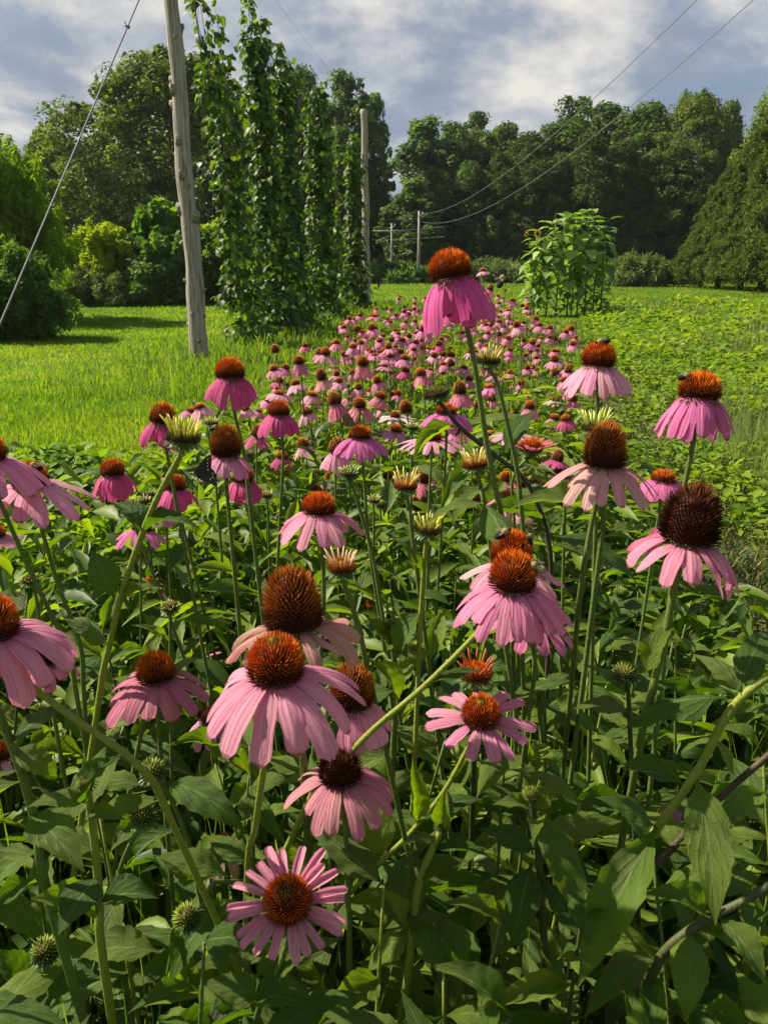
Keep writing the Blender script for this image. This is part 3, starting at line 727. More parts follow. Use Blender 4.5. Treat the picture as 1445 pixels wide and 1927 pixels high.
pole2, P2 = wooden_pole(690, 23.4, -.04, at_Y(682, 206, 23.4).z, .12, .085, 'farther smooth grey wooden pole beside the last hop vine', [(2.2, -80, .6), (3.1, 170, .7), (1.2, -60, .6), (3.7, 0, .6)])
def wire(name, pts, r, mat, label, cat, group=None):
    mb = MB(); c = Vector(pts[0]); tube(mb, [Vector(p) - c for p in pts], r, 6)
    o = link(name, mb.build(name, mat), loc=c); tag(o, label, cat, group); return o
def sagging(a, b, sag, n=24): return [a.lerp(b, i / n) - Vector((0, 0, sag * 4 * (i / n) * (1 - i / n))) for i in range(n + 1)]
# guy wire: from the pole top down to an anchor beyond the left edge, nearer the camera
g0 = P1[-1]; ga = at_Y(0, 612, 6.4); gd = (ga - at_Y(262, 0, 9.0))
gtop = at_Y(262, 0, 9.0)
gtop = gtop - gd * ((gtop.z - 5.4 > 0) and 0 or 0)
k_ = (5.45 - gtop.z) / -gd.z if gd.z else 0
ground_end = ga + gd * (ga.z / -gd.z)
wire('guy_wire', [gtop - gd * max(0, k_), ga, ground_end], .0085, M['steel_wire'], 'straight steel guy wire slanting from the pole down past the left edge', 'wire')
mb = MB(); c = at_Y(228, 62, 9.0 - .1 * 2.6); 
clampo = Vector(gtop.lerp(ga, .10)); tube(mb, [Vector((-.03, 0, .012)), Vector((.02, 0, -.01))], [.012, .016], 6); tube(mb, [Vector((-.005, 0, 0)), Vector((-.03, 0, .05))], .006, 5)
o = link('wire_clip', mb.build('wire_clip', M['steel_wire']), loc=clampo); tag(o, 'small metal clip gripping the slanting guy wire', 'clip')
hang = [at_Y(363, -60, 9.8), at_Y(364, -20, 9.8), at_Y(368, 20, 9.8), at_Y(373, 55, 9.8), at_Y(380, 90, 9.8)]
wire('dangling_cable', catmull([P1[-1]] + hang, 4), .008, M['dark_cable'], 'loose end of dark cable dangling beside the top of the near pole', 'cable')
wire('trellis_cable', sagging(P1[-1] - Vector((0, 0, .1)), P2[-1] - Vector((0, 0, .05)), .12), .0016, M['dark_cable'], 'thin overhead cable carrying the hop vines between the two wooden poles', 'cable')
def utility_pole(px, Y, top, label, arm):
    h = at_Y(px, top, Y).z; x = (px - 722.5) / F * (Y * CP + .3)
    r = empty('utility_pole', (x, Y, 0)); tag(r, label, 'utility pole', 'slim utility poles at the wood')
    mb = MB(); tube(mb, [(0, 0, 0), (.01, 0, h * .5), (0, 0, h)], [.085, .075, .06], 10); link('post', mb.build('utility_post', M['grey_pole']), r)
    if arm:
        mb = MB(); tube(mb, [(-1.1, -.12, h - arm), (1.1, -.12, h - arm)], .035, 6); link('crossarm', mb.build('crossarm', M['grey_pole']), r)
    for dx in (-.0,):
        mb = MB(); tube(mb, [(dx, -.1, h - .25), (dx + .18, -.1, h - .2), (dx + .18, -.1, h - .05)], [.02, .03, .045], 6); link('insulator', mb.build('insulator', M['grey_pole']), r)
    return Vector((x, Y, h))
u1 = utility_pole(787, 44, 397, 'taller slim grey utility pole in front of the dark wood, ends of two power wires', 0)
u2 = utility_pole(737, 50, 420, 'shorter slim utility pole left of the taller one', .45)
for (px, py, Y, tz, lab, sag) in ((1425, -8, 13, -.05, 'lower power wire running from the slim utility pole to upper right', .25), (1318, -8, 13, .0, 'upper power wire running from the slim utility pole to upper right', .3)):
    e = at_Y(px, py, Y); s_ = u1 + Vector((.15, 0, -.55 if 'lower' in lab else -.12))
    ext = e + (e - s_) * .35
    if 'lower' in lab: P = sagging(s_, e, 1.0, 30)
    else: P = sagging(s_, e, .75, 30)
    wire('power_wire', P + [e + (P[-1] - P[-3]) * 5], .0065, M['power_wire'], lab, 'wire', 'overhead power wires')
for dz in (.45, .95):
    a = Vector((u2.x - 1.2, 50, u2.z - dz)); b = Vector((u1.x + 1.6, 44, u1.z - dz - .3))
    wire('power_wire', sagging(a, b, .06, 10), .0045, M['power_wire'], 'short %s line wire strung between the two slim utility poles' % ('upper' if dz < .5 else 'lower'), 'wire', 'line wires between utility poles')

# ------------------------------------------------------------------ hop vines
STEM_G = (.11, .15, .04)
HOP_T = lo_leaf(rows=(0, .22, .5, .78, 1), wid=(.45, 1, .62, .58, .04), droop=.32, fold=.25)
def hop_vine(Y, z_top, label, bot_r, mid_r, n, twines, dense=1.0, top_fade=.6, dx=0.0):
    x = hop_x(Y) + dx
    r = empty('hop_vine', (x, Y, 0)); tag(r, label, 'hop vine', 'hop vines climbing their strings')
    P = []; 
    lines = []
    for (ax, ay, bx, by, zt) in twines:
        pts = [Vector((ax + (bx - ax) * i / 10 + .02 * math.sin(i + ax * 9), ay + (by - ay) * i / 10, zt * i / 10)) for i in range(11)]
        lines.append((pts, zt))
        mb = MB(); tube(mb, pts, .0055, 5); link('twine', mb.build('hop_twine', M['twine']), r)
        mb = MB(); tube(mb, [Vector((ax + (bx - ax) * i / 60 + .022 * math.cos(i * .9), ay + (by - ay) * i / 60 + .022 * math.sin(i * .9), zt * .93 * i / 60)) for i in range(61)], [.009 - .006 * i / 60 for i in range(61)], 5); o = link('bine', mb.build('hop_bine', M['stem']), r); o.color = (*STEM_G, 1)
    m = n
    li = nr.integers(0, len(lines), m)
    # leaves bunch along each string, dense low down and loose at the top
    t = nr.random(m) ** 1.25
    bunch = .5 + .5 * np.sin(t * 60 + li * 2.1) * np.sin(t * 23 + li)
    k = nr.random(m) < np.interp(t, [0, .5, .8, 1], [1, .97, .85, top_fade]) * (.45 + .55 * bunch)
    t = t[k]; li = li[k]; m = len(t)
    C = np.zeros((m, 3))
    for j, (pts, zt) in enumerate(lines):
        s = li == j
        C[s] = np.array([pts[0]])[:1] + (np.array([pts[-1]]) - np.array([pts[0]])) * t[s][:, None]
    rad = np.interp(t, [0, .12, .45, .8, 1], [bot_r, bot_r * .95, mid_r, mid_r * .8, mid_r * .5]) * np.sqrt(.2 + .8 * nr.random(m)) * np.where(nr.random(m) < .16, 1.2 + 1.2 * nr.random(m), .75 + .4 * nr.random(m)) * (1 + .35 * np.sin(t * 31 + li * 1.7))
    a = nr.random(m) * 6.283
    P = C + np.stack([rad * np.cos(a), rad * np.sin(a), nr.normal(0, .05, m)], 1)
    P[:, 2] = np.maximum(P[:, 2], .02)
    el = nr.normal(-.7, .45, m); a2 = a + nr.normal(0, .7, m)
    d = np.stack([np.cos(a2) * np.cos(el), np.sin(a2) * np.cos(el), np.sin(el)], 1)
    up = np.stack([np.cos(a) * .7, np.sin(a) * .7, np.full(m, .8)], 1) + nr.normal(size=(m, 3)) * .35
    L = (.08 + .09 * nr.random(m) ** 1.5) * (1 + .1 * (Y > 18))
    V, Fc = scatter(*HOP_T, P, *frames(d, up, L, L * .42))
    tt = np.clip(nr.random(m) * .55 + .45 * (nr.random(m) < .18), 0, 1)
    link('foliage', mesh_np('hop_foliage', V, Fc, M['hop'], tint=np.repeat(tt, len(HOP_T[0]))), r)
hop_vine(12.0, 5.2, 'first hop vine nearest to the wooden pole, loose with a bare stringy top', .32, .16, 1900, [(-.02, 0, -.50, .1, 5.25), (.06, .1, -.22, .2, 4.5), (-.0, -.1, -.3, 0, 4.0)], top_fade=.25)
hop_vine(13.6, 5.2, 'tallest leafy hop vine, second from the near wooden pole', .40, .17, 3600, [(-.05, 0, -.24, 0, 5.15), (.06, .1, -.06, .2, 4.8), (.05, -.1, -.1, 0, 4.5)], top_fade=.6)
hop_vine(14.7, 5.1, 'dark dense hop vine close behind the tallest one', .42, .17, 3600, [(-.06, 0, -.06, 0, 4.7), (.06, .1, .05, .2, 4.5), (0, -.1, 0, 0, 4.4)], top_fade=.5)
hop_vine(17.4, 4.9, 'bushy footed hop vine standing clear before the gap in the row', .46, .19, 3600, [(-.08, 0, -.12, 0, 4.5), (.06, .1, .06, .2, 4.6)], top_fade=.4)
hop_vine(20.8, 4.9, 'slim separate hop vine beside the far wooden pole', .36, .15, 2800, [(.0, 0, .0, 0, 4.05), (.06, .1, .12, .2, 4.2)], top_fade=.35, dx=.06)
hop_vine(20.0, 4.9, 'very thin hop shoot on its own string left of the last vine', .14, .05, 240, [(-.1, 0, -.2, 0, 4.4)], top_fade=.4, dx=.0)
# ------------------------------------------------------------------ coneflower parts
CACHE = {}
def leaf_mesh(i, nu=5, nv=13):
    """unit leaf along +x from stalk to tip, half width 1 in y"""
    key = ('leaf', i, nv, nu)
    if key in CACHE: return CACHE[key]
    q = random.Random(100 + i)
    arch = q.uniform(.06, .2); fold = q.uniform(.25, .6); wav = q.uniform(.03, .1); bend = q.uniform(-.08, .08); tw = q.uniform(-.5, .5); pk = q.uniform(.3, .42); ph = q.uniform(0, 6)
    V = []; UV = []
    fold *= .5; cc = q.uniform(-.10, .16); rec = q.uniform(0, .35)
    cols = np.linspace(-1, 1, 2 * nu - 1); rows = np.linspace(0, 1, nv)
    for s in rows:
        if s < .08: w = .09
        else:
            e = (s - .06) / .94
            w = math.sin(math.pi / 2 * e / pk) ** .9 if e < pk else math.cos(math.pi / 2 * (e - pk) / (1 - pk)) ** 1.12
            w = max(w, .02)
        for u in cols:
            uu = u * w * (1 + .06 * math.sin(s * 47 + ph) * (abs(u) > .9))
            z = arch * 4 * s * (1 - s) + abs(u) ** 1.4 * w * fold * .30 - cc * u * u * w + wav * .45 * math.sin(s * 11 + ph + (1.3 if u > 0 else 0)) * abs(u) ** 1.5 * w
            z += .010 * math.sin((s * 5 - abs(u) * .55) * 6.283) * (abs(u) > .1) * w - rec * max(0, s - .55) ** 2
            V.append((s - .02 * abs(u) * w, uu, z + rec * .2 * max(0, s - .0) * 0 + uu * tw * (s - .3) * .25)); UV.append((u * .5 + .5, s))
    k = len(cols); Fc = [(a * k + c, a * k + c + 1, (a + 1) * k + c + 1, (a + 1) * k + c) for a in range(nv - 1) for c in range(k - 1)]
    CACHE[key] = mesh_np('coneflower_leaf', V, Fc, M['leaf'], uv=UV)
    return CACHE[key]

def add_leaf(root, base, tip, half_w, roll=0.0, i=None, up=None, mid=False):
    d = tip - base; L = d.length
    if L < 1e-4: return
    x = d / L; upv = up or Vector((0, -.25, 1))
    z = (upv - x * x.dot(upv))
    z = z.normalized() if z.length > .05 else Vector((0, -1, 0))
    z = Matrix.Rotation(roll, 3, x) @ z
    y = z.cross(x)
    Mx = Matrix(((x.x * L, y.x * half_w, z.x * L, 0), (x.y * L, y.y * half_w, z.y * L, 0), (x.z * L, y.z * half_w, z.z * L, 0), (0, 0, 0, 1)))
    Mx.translation = base - root.location
    o = bpy.data.objects.new('leaf', leaf_mesh(rng.randrange(10) if i is None else i, *((3, 9) if mid else (5, 21)))); COL.objects.link(o)
    o.parent = root; o.matrix_basis = Mx
    return o

def petal_geom(L, W, a0, a1, r0=.36, z0=.04, cup=.1, tw=0.0, notch=.05, n=11, k=7, pw=1.0, curl=0.0, narrow=.45):
    V = []; UV = []
    r, z = r0, z0; N = 24; path = [(r, z, R(a0))]
    for j in range(N):
        s = (j + .5) / N
        a = R(a0 + (a1 - a0) * s ** pw) + curl * max(0, s - .6) * 5
        r += math.cos(a) * L / N; z -= math.sin(a) * L / N
        path.append((r, z, a))
    for s in np.linspace(0, 1, n):
        j = s * N; i = min(N - 1, int(j)); f = j - i
        pr = path[i][0] + (path[i + 1][0] - path[i][0]) * f; pz = path[i][1] + (path[i + 1][1] - path[i][1]) * f; a = path[min(i + 1, N)][2]
        w = narrow + (1 - narrow) * math.sin(math.pi * min(1, .5 * s / .55)) if s < .55 else 1 - .12 * (s - .55)
        if s > .8: w *= .34 + .66 * math.sqrt(max(0, 1 - ((s - .8) / .2) ** 2))
        w *= W * .5 * (1 + .05 * math.sin(s * 13 + L * 40 + W * 90))
        for u in np.linspace(-1, 1, k):
            y = u * w
            nn = -cup * w * u * u * 1.6 + .07 * w * math.cos(u * 6.5)
            y2 = y * math.cos(tw * s) - nn * math.sin(tw * s); n2 = y * math.sin(tw * s) + nn * math.cos(tw * s)
            ext = -notch * L * .5 * (math.cos(u * 5.5) * .5 + .5) * (s > .93)
            V.append((pr + math.sin(a) * n2 + math.cos(a) * ext, y2, pz + math.cos(a) * n2 - math.sin(a) * ext)); UV.append((u * .5 + .5, s))
    Fc = [(a * k + c, a * k + c + 1, (a + 1) * k + c + 1, (a + 1) * k + c) for a in range(n - 1) for c in range(k - 1)]
    return np.array(V), np.array(Fc), np.array(UV)

def cone_geom(hr, N, kind, sp=.15):
    """dome of spines: unit width, base at z=0, height about hr"""
    q = np.random.default_rng(int(hr * 100) + N)
    V = []; Fc = []; T = []; UV = []
    h = hr - .06
    point = max(0, hr - .8) * .55
    def prof(t):      # t 0..1 -> radius, height
        ph = -.45 + (math.pi / 2 + .45) * t
        r = .42 * math.cos(ph) ** (.85 + point * .5); z = h * .5 * (math.sin(ph) + .43) / .715
        return r, z
    nb, ns = 9, 16
    for i in range(nb):
        r, z = prof(i / (nb - 1) * .999)
        for k in range(ns):
            a = 6.2832 * k / ns; V.append((r * .92 * math.cos(a), r * .92 * math.sin(a), z * .97)); T.append(.05); UV.append((z / max(h, .1), .5))
    for i in range(nb - 1):
        for k in range(ns):
            a, b, c, d = i * ns + k, i * ns + (k + 1) % ns, (i + 1) * ns + (k + 1) % ns, (i + 1) * ns + k
            Fc += [(a, b, c), (a, c, d)]
    # spine sites: equal area along the profile
    ts = np.linspace(0.02, .999, 200); pr = np.array([prof(t) for t in ts])
    seg = np.hypot(np.diff(pr[:, 0]), np.diff(pr[:, 1])) * (pr[1:, 0] + pr[:-1, 0]) * .5; cum = np.concatenate([[0], np.cumsum(seg)]); cum /= cum[-1]
    area = seg.sum() * 6.28
    wsp = math.sqrt(area / N) * (.32 if N > 200 else .38)
    for i in range(N):
        t = float(np.interp((i + .5) / N, cum, ts)); r, z = prof(t); a = i * 2.399963
        r2, z2 = prof(min(.9999, t + .01)); r1, z1 = prof(max(0, t - .01))
        tn = Vector((r2 - r1, z2 - z1)).normalized(); nr_, nz = tn.y, -tn.x
        dr, dz = nr_ * .8 + tn.x * .35, nz * .8 + tn.y * .35 + .12
        d = Vector((dr * math.cos(a), dr * math.sin(a), dz)).normalized()
        d = (d + Vector((q.normal(0, .07), q.normal(0, .07), q.normal(0, .07)))).normalized()
        if q.random() < .03: continue
        b = Vector((r * math.cos(a), r * math.sin(a), z))
        ln = sp * q.uniform(.8, 1.15) * (1 if t < .8 else (1 - (t - .8) * (2.0 if kind in ('cone_young', 'cone_green') else .9)))
        s1 = d.cross(Vector((0, 0, 1))); s1 = s1.normalized() if s1.length > .05 else Vector((1, 0, 0)); s2 = d.cross(s1)
        b0 = len(V); hv = z / max(h, .1); rv = q.random()
        for k in range(3):
            an = 2.0944 * k + i; V.append(b + (s1 * math.cos(an) + s2 * math.sin(an)) * wsp); T.append(.1); UV.append((hv, rv))
        m_ = b + d * ln * .55
        for k in range(3):
            an = 2.0944 * k + i; V.append(m_ + (s1 * math.cos(an) + s2 * math.sin(an)) * wsp * .62); T.append(.6); UV.append((hv, rv))
        V.append(b + d * ln); T.append(1.0); UV.append((hv, rv))
        for k in range(3):
            k2 = (k + 1) % 3
            Fc += [(b0 + k, b0 + k2, b0 + 3 + k2), (b0 + k, b0 + 3 + k2, b0 + 3 + k), (b0 + 3 + k, b0 + 3 + k2, b0 + 6)]
    V = np.array([tuple(v) for v in V]); return V, np.array(Fc), np.array(T), np.array(UV)

def cone_mesh(hr, N, kind, sp=.15):
    hr = round(hr * 5) / 5 if N < 300 else round(hr, 2)
    key = ('cone', hr, N, kind, sp)
    if key not in CACHE:
        V, Fc, T, UV = cone_geom(hr, N, kind, sp); CACHE[key] = mesh_np('coneflower_cone', V, Fc, M[kind], uv=UV, tint=T, smooth=N < 300)
    return CACHE[key]

def calyx_mesh(n=3):
    key = ('calyx', n)
    if key in CACHE: return CACHE[key]
    q = random.Random(5); mb = MB()
    tube(mb, [(0, 0, -.26), (0, 0, -.14), (0, 0, -.03), (0, 0, .06)], [.075, .17, .36, .38], 14)
    for ring, (z, r) in enumerate(((-.02, .37), (-.06, .33), (-.12, .24))[:n]):
        for k in range(15):
            a = 6.283 * (k + .5 * ring) / 15; L = q.uniform(.18, .3); dn = q.uniform(.25, .9)
            b = Vector((r * math.cos(a), r * math.sin(a), z)); d = Vector((math.cos(a) * (1 - dn * .4), math.sin(a) * (1 - dn * .4), -dn * .6)).normalized(); s = Vector((-math.sin(a), math.cos(a), 0)) * .05
            m_ = b + d * L * .5 + Vector((0, 0, .03))
            mb.add([b - s, b + s, m_ + s * .8, m_ - s * .8, b + d * L], [(0, 1, 2, 3), (3, 2, 4)])
    CACHE[key] = mb.build('calyx', M['sepal'])
    return CACHE[key]

def bud_mesh(kind, n=120, flat=.7):
    """closed bud: overlapping pointed bracts all over a knob"""
    key = ('bud', kind, n, flat)
    if key in CACHE: return CACHE[key]
    q = random.Random(11); mb = MB(); uv = []
    def put(vs, fs, ts, hv):
        mb.add(vs, fs, ts); uv.extend([(hv, q.random())] * len(vs))
    vs = []; fs = []
    for i in range(8):
        ph = -1.4 + 2.95 * i / 7
        for k in range(12): vs.append((.36 * math.cos(ph) * math.cos(k * .5236), .36 * math.cos(ph) * math.sin(k * .5236), .36 * flat * math.sin(ph) + .2))
    fs = [(i * 12 + k, i * 12 + (k + 1) % 12, (i + 1) * 12 + (k + 1) % 12, (i + 1) * 12 + k) for i in range(7) for k in range(12)]
    put(vs, fs, .2, .4)
    for i in range(n):
        zz = -.7 + 1.68 * (i + .5) / n; a = i * 2.39996; rr = math.sqrt(max(0, 1 - zz * zz))
        b = Vector((.34 * rr * math.cos(a), .34 * rr * math.sin(a), .34 * flat * zz + .2))
        nrm = Vector((rr * math.cos(a), rr * math.sin(a), zz * .9 + .25)).normalized()
        L = q.uniform(.16, .26) * (1.15 - .35 * max(0, zz)); s = nrm.cross(Vector((0, 0, 1))); s = (s.normalized() if s.length > .05 else Vector((1, 0, 0))) * .042
        o = nrm.cross(s).normalized() * .03
        m_ = b + nrm * L * .5; e = b + nrm * L + Vector((0, 0, .05 * (1 if zz > -.2 else -1)))
        put([b - s, b + s, b + o, m_ - s * .75, m_ + s * .75, m_ + o, e], [(0, 1, 4, 3), (1, 2, 5, 4), (2, 0, 3, 5), (3, 4, 6), (4, 5, 6), (5, 3, 6)], [.15, .15, .15, .6, .6, .6, 1], (zz + .7) / 1.68)
    me = mb.build('bud_head', M[kind]); l = me.uv_layers.new(name='UVMap')
    idx = np.zeros(len(me.loops), np.int32); me.loops.foreach_get('vertex_index', idx)
    l.data.foreach_set('uv', np.array(uv, np.float32)[idx].ravel())
    CACHE[key] = me
    return me

def ray_mesh(i):
    """an unopened ray standing up from an opening head: narrow rolled strap"""
    key = ('ray', i)
    if key in CACHE: return CACHE[key]
    q = random.Random(40 + i); mb = MB()
    out = q.uniform(.05, .35); L = q.uniform(.42, .68)
    pts = [Vector((.30 + out * s * s * .8 + .05 * s, q.uniform(-.012, .012), .16 + L * s)) for s in (0, .35, .7, 1)]
    tube(mb, pts, [.026, .034, .03, .012], 6, t=[0] * 6 + [.5] * 6 + [.9] * 6 + [1] * 6)
    CACHE[key] = mb.build('bud_ray', M['bud_ray'])
    return CACHE[key]

PINK = {'light': (.82, .43, .54), 'mid': (.79, .33, .45), 'deep': (.66, .13, .31), 'mauve': (.71, .30, .47), 'peach': (.78, .47, .42), 'white': (.86, .66, .68), 'rose': (.74, .27, .36), 'dry': (.60, .36, .28)}
STEMC = {'g': (.11, .17, .035), 'y': (.22, .27, .035), 'd': (.075, .085, .03), 'p': (.075, .055, .035)}

def axis_matrix(tilt, spin=0.0):
    ax = Vector((tilt[0], tilt[1], 1)).normalized()
    x = Vector((1, 0, 0)); x = (x - ax * ax.dot(x)).normalized(); y = ax.cross(x)
    return Matrix(((x.x, y.x, ax.x), (x.y, y.y, ax.y), (x.z, y.z, ax.z))) @ Matrix.Rotation(spin, 3, 'Z'), ax

LIST = []        # for labels and checks: (root, px, py, cw, look words)
FLOWER_GROUP = 'coneflowers in the bed'
def foot_of(prev, last):
    d = last - prev
    q = d * (last.z / -d.z) if d.z < -.004 else Vector((0, 0, 0))
    h = Vector((q.x, q.y)); lim = .16
    if h.length > lim: h *= lim / h.length
    return Vector((last.x + h.x, max(.1, last.y + h.y), 0))
def place_stem(root, head, ax, CW, stem, Y, r, col, calyx_drop=.2):
    pts = [head - ax * CW * calyx_drop]
    for p in stem or ():
        px, py = p[0], p[1]; dY = p[2] if len(p) > 2 else 0
        pts.append(at_Y(px, py, Y + dY))
    if not stem:
        pts.append(pts[0] - ax * .06 + Vector((0, 0, -.02)))
    last = pts[-1]
    foot = Vector((root.location.x, root.location.y, .0))
    if last.z > .2:
        dv = (last - pts[-2]).normalized() * (last.z * .4)
        m_ = last.lerp(foot, .5); pts.append(m_.lerp(last + dv, .45))
    pts.append(foot)
    P = catmull(pts, 5)
    mb = MB(); tube(mb, [p - root.location for p in P], [r * .82 + (r * 1.15 - r * .82) * i / (len(P) - 1) for i in range(len(P))], 9 if r * F / max(.2, Y) > 6 else 6)
    o = link('stem', mb.build('coneflower_stem', M['stem']), root); o.color = (*STEMC[col], 1)
    return P

def flower(px, py, cw, hr=.7, cone='cone_orange', n=14, L=1.4, W=.42, a0=20, a1=65, col='mid', tilt=(0, 0), stem=None, CW=.034, label=None, gap=None, jit=6, droopj=8, sc_='g', leaves=(), spin=None, cup=.1, lj=.12, curl=0, tw=.12, foot=None, group=FLOWER_GROUP, r=None, nleaf=0, name='coneflower', minz=.5, tintj=.06, stemless=False):
    L = L * .83
    rng.seed(int(px * 7 + py * 13))
    depth = CW * F / cw
    P = at_depth(px, py, depth)
    if P.z < minz:
        k = (minz - CAM.z) / (P.z - CAM.z); depth *= k; CW *= k; P = at_depth(px, py, depth)
    A, ax = axis_matrix(tilt, rng.uniform(0, 6.28) if spin is None else spin)
    head = P - ax * hr * CW * .5
    fx = foot if foot else None
    if stem:
        e = at_Y(stem[-1][0], stem[-1][1], P.y + (stem[-1][2] if len(stem[-1]) > 2 else 0))
        pv = at_Y(stem[-2][0], stem[-2][1], P.y + (stem[-2][2] if len(stem[-2]) > 2 else 0)) if len(stem) > 1 else head
        fp = foot_of(pv, e)
    else: fp = Vector((head.x + rng.uniform(-.06, .06), max(.1, head.y + rng.uniform(-.02, .08)), 0))
    root = empty(name, fp); tag(root, label, 'flower', group)
    big = cw >= 34; midf = cw >= 17
    loc = head - fp
    B = Matrix.Translation(loc) @ (A @ Matrix.Diagonal((CW, CW, CW))).to_4x4()
    link('cone', cone_mesh(hr, 640 if cw > 48 else 320 if big else 110 if midf else 46, cone, .19 if cw > 48 else .17 if midf else .2), root, mat4=B)
    if midf: link('calyx', calyx_mesh(), root, mat4=B)
    c = PINK[col] if isinstance(col, str) else col
    az = [360 * k / n + rng.uniform(-jit, jit) for k in range(n)] if n else []
    if gap:
        az = [a for a in az if not any(lo <= a % 360 <= hi for lo, hi in gap)]
    inv = A.inverted()
    def colour():
        f = 1 + rng.uniform(-tintj, tintj) * 1.5
        return (min(1, c[0] * f), min(1, c[1] * (f + rng.uniform(-.12, .12))), min(1, c[2] * f), 1)
    if midf:
        for a in az:
            # azimuths are given in the world: 0 = right, 90 = away, 180 = left, 270 = toward the camera
            d = inv @ Vector((math.cos(R(a)), math.sin(R(a)), 0)); sp_ = math.atan2(d.y, d.x)
            if big:
                torn = rng.random() < .13
                l = L * (1 + rng.uniform(-lj, lj)) * (rng.uniform(.62, .85) if torn else 1)
                g = petal_geom(l, W * rng.uniform(.85, 1.12), a0 + rng.uniform(-droopj, droopj) * .6, a1 + rng.uniform(-droopj, droopj), cup=cup + rng.uniform(-.1, .15), tw=rng.uniform(-tw, tw) * 2, notch=rng.uniform(.18, .3) if torn else rng.uniform(.02, .1), pw=rng.uniform(.6, 1.1), curl=curl * rng.uniform(.2, 1.3), z0=rng.uniform(.0, .07))
                me = mesh_np('petal', g[0], g[1], M['petal'], uv=g[2])
            else:
                v = rng.randrange(4); key = ('pet', round(L, 1), round(W, 1), round(a0 / 12), round(a1 / 12), v)
                if key not in CACHE:
                    q = random.Random(v * 7 + 1); g = petal_geom(L * (.88 + .08 * v), W, a0 + q.uniform(-8, 8), a1 + q.uniform(-9, 9), cup=q.uniform(0, .2), tw=q.uniform(-.25, .25), n=7, k=5, pw=q.uniform(.6, 1.1))
                    CACHE[key] = mesh_np('petal', g[0], g[1], M['petal'], uv=g[2])
                me = CACHE[key]
            o = link('petal', me, root, mat4=B @ Matrix.Rotation(sp_, 4, 'Z')); o.color = colour()
    elif n:
        v = rng.randrange(3); key = ('ring', round(L, 1), round(a0 / 15), round(a1 / 15), n, v)
        if key not in CACHE:
            q = random.Random(v); VV = []; FF = []; UU = []; b = 0
            for k in range(n):
                g = petal_geom(L * q.uniform(.85, 1.1), W, a0 + q.uniform(-10, 10), a1 + q.uniform(-10, 10), n=5, k=3)
                an = 6.283 * k / n + q.uniform(-.1, .1); ca, sa = math.cos(an), math.sin(an); v_ = g[0]
                VV.append(np.stack([v_[:, 0] * ca - v_[:, 1] * sa, v_[:, 0] * sa + v_[:, 1] * ca, v_[:, 2]], 1)); FF.append(g[1] + b); UU.append(g[2]); b += len(v_)
            CACHE[key] = mesh_np('petal_ring', np.concatenate(VV), np.concatenate(FF), M['petal'], uv=np.concatenate(UU))
        o = link('petal_ring', CACHE[key], root, mat4=B); o.color = colour()
    rs = r or (CW * .078 if big else CW * .07)
    SPTS = place_stem(root, head, ax, CW, stem, P.y, rs, sc_)
    for lf in leaves: hand_leaf(root, P.y, *lf)
    for k in range(nleaf):
        b = SPTS[int(len(SPTS) * rng.uniform(.3, .75))]; a = rng.uniform(0, 6.283); q = rng.uniform(.07, .12)
        add_leaf(root, b, b + Vector((math.cos(a) * q, math.sin(a) * q, rng.uniform(-.05, .04))), q * rng.uniform(.14, .2), rng.uniform(-.4, .4), mid=True)
    LIST.append((root, px, py, cw, 'flower', dict(hr=hr, a1=a1, col=col, n=n, cone=cone)))
    return root, P, head, ax, CW

def hand_leaf(root, Y, bx, by, tx, ty, wpx, dYb=0.0, dYt=0.0, roll=0.0, i=None):
    b = at_Y(bx, by, Y + dYb); t = at_Y(tx, ty, Y + dYt)
    dep = (Y * CP + (CAM.z - b.z) * SP)
    return add_leaf(root, b, t, wpx * .5 / F * dep, roll, i)

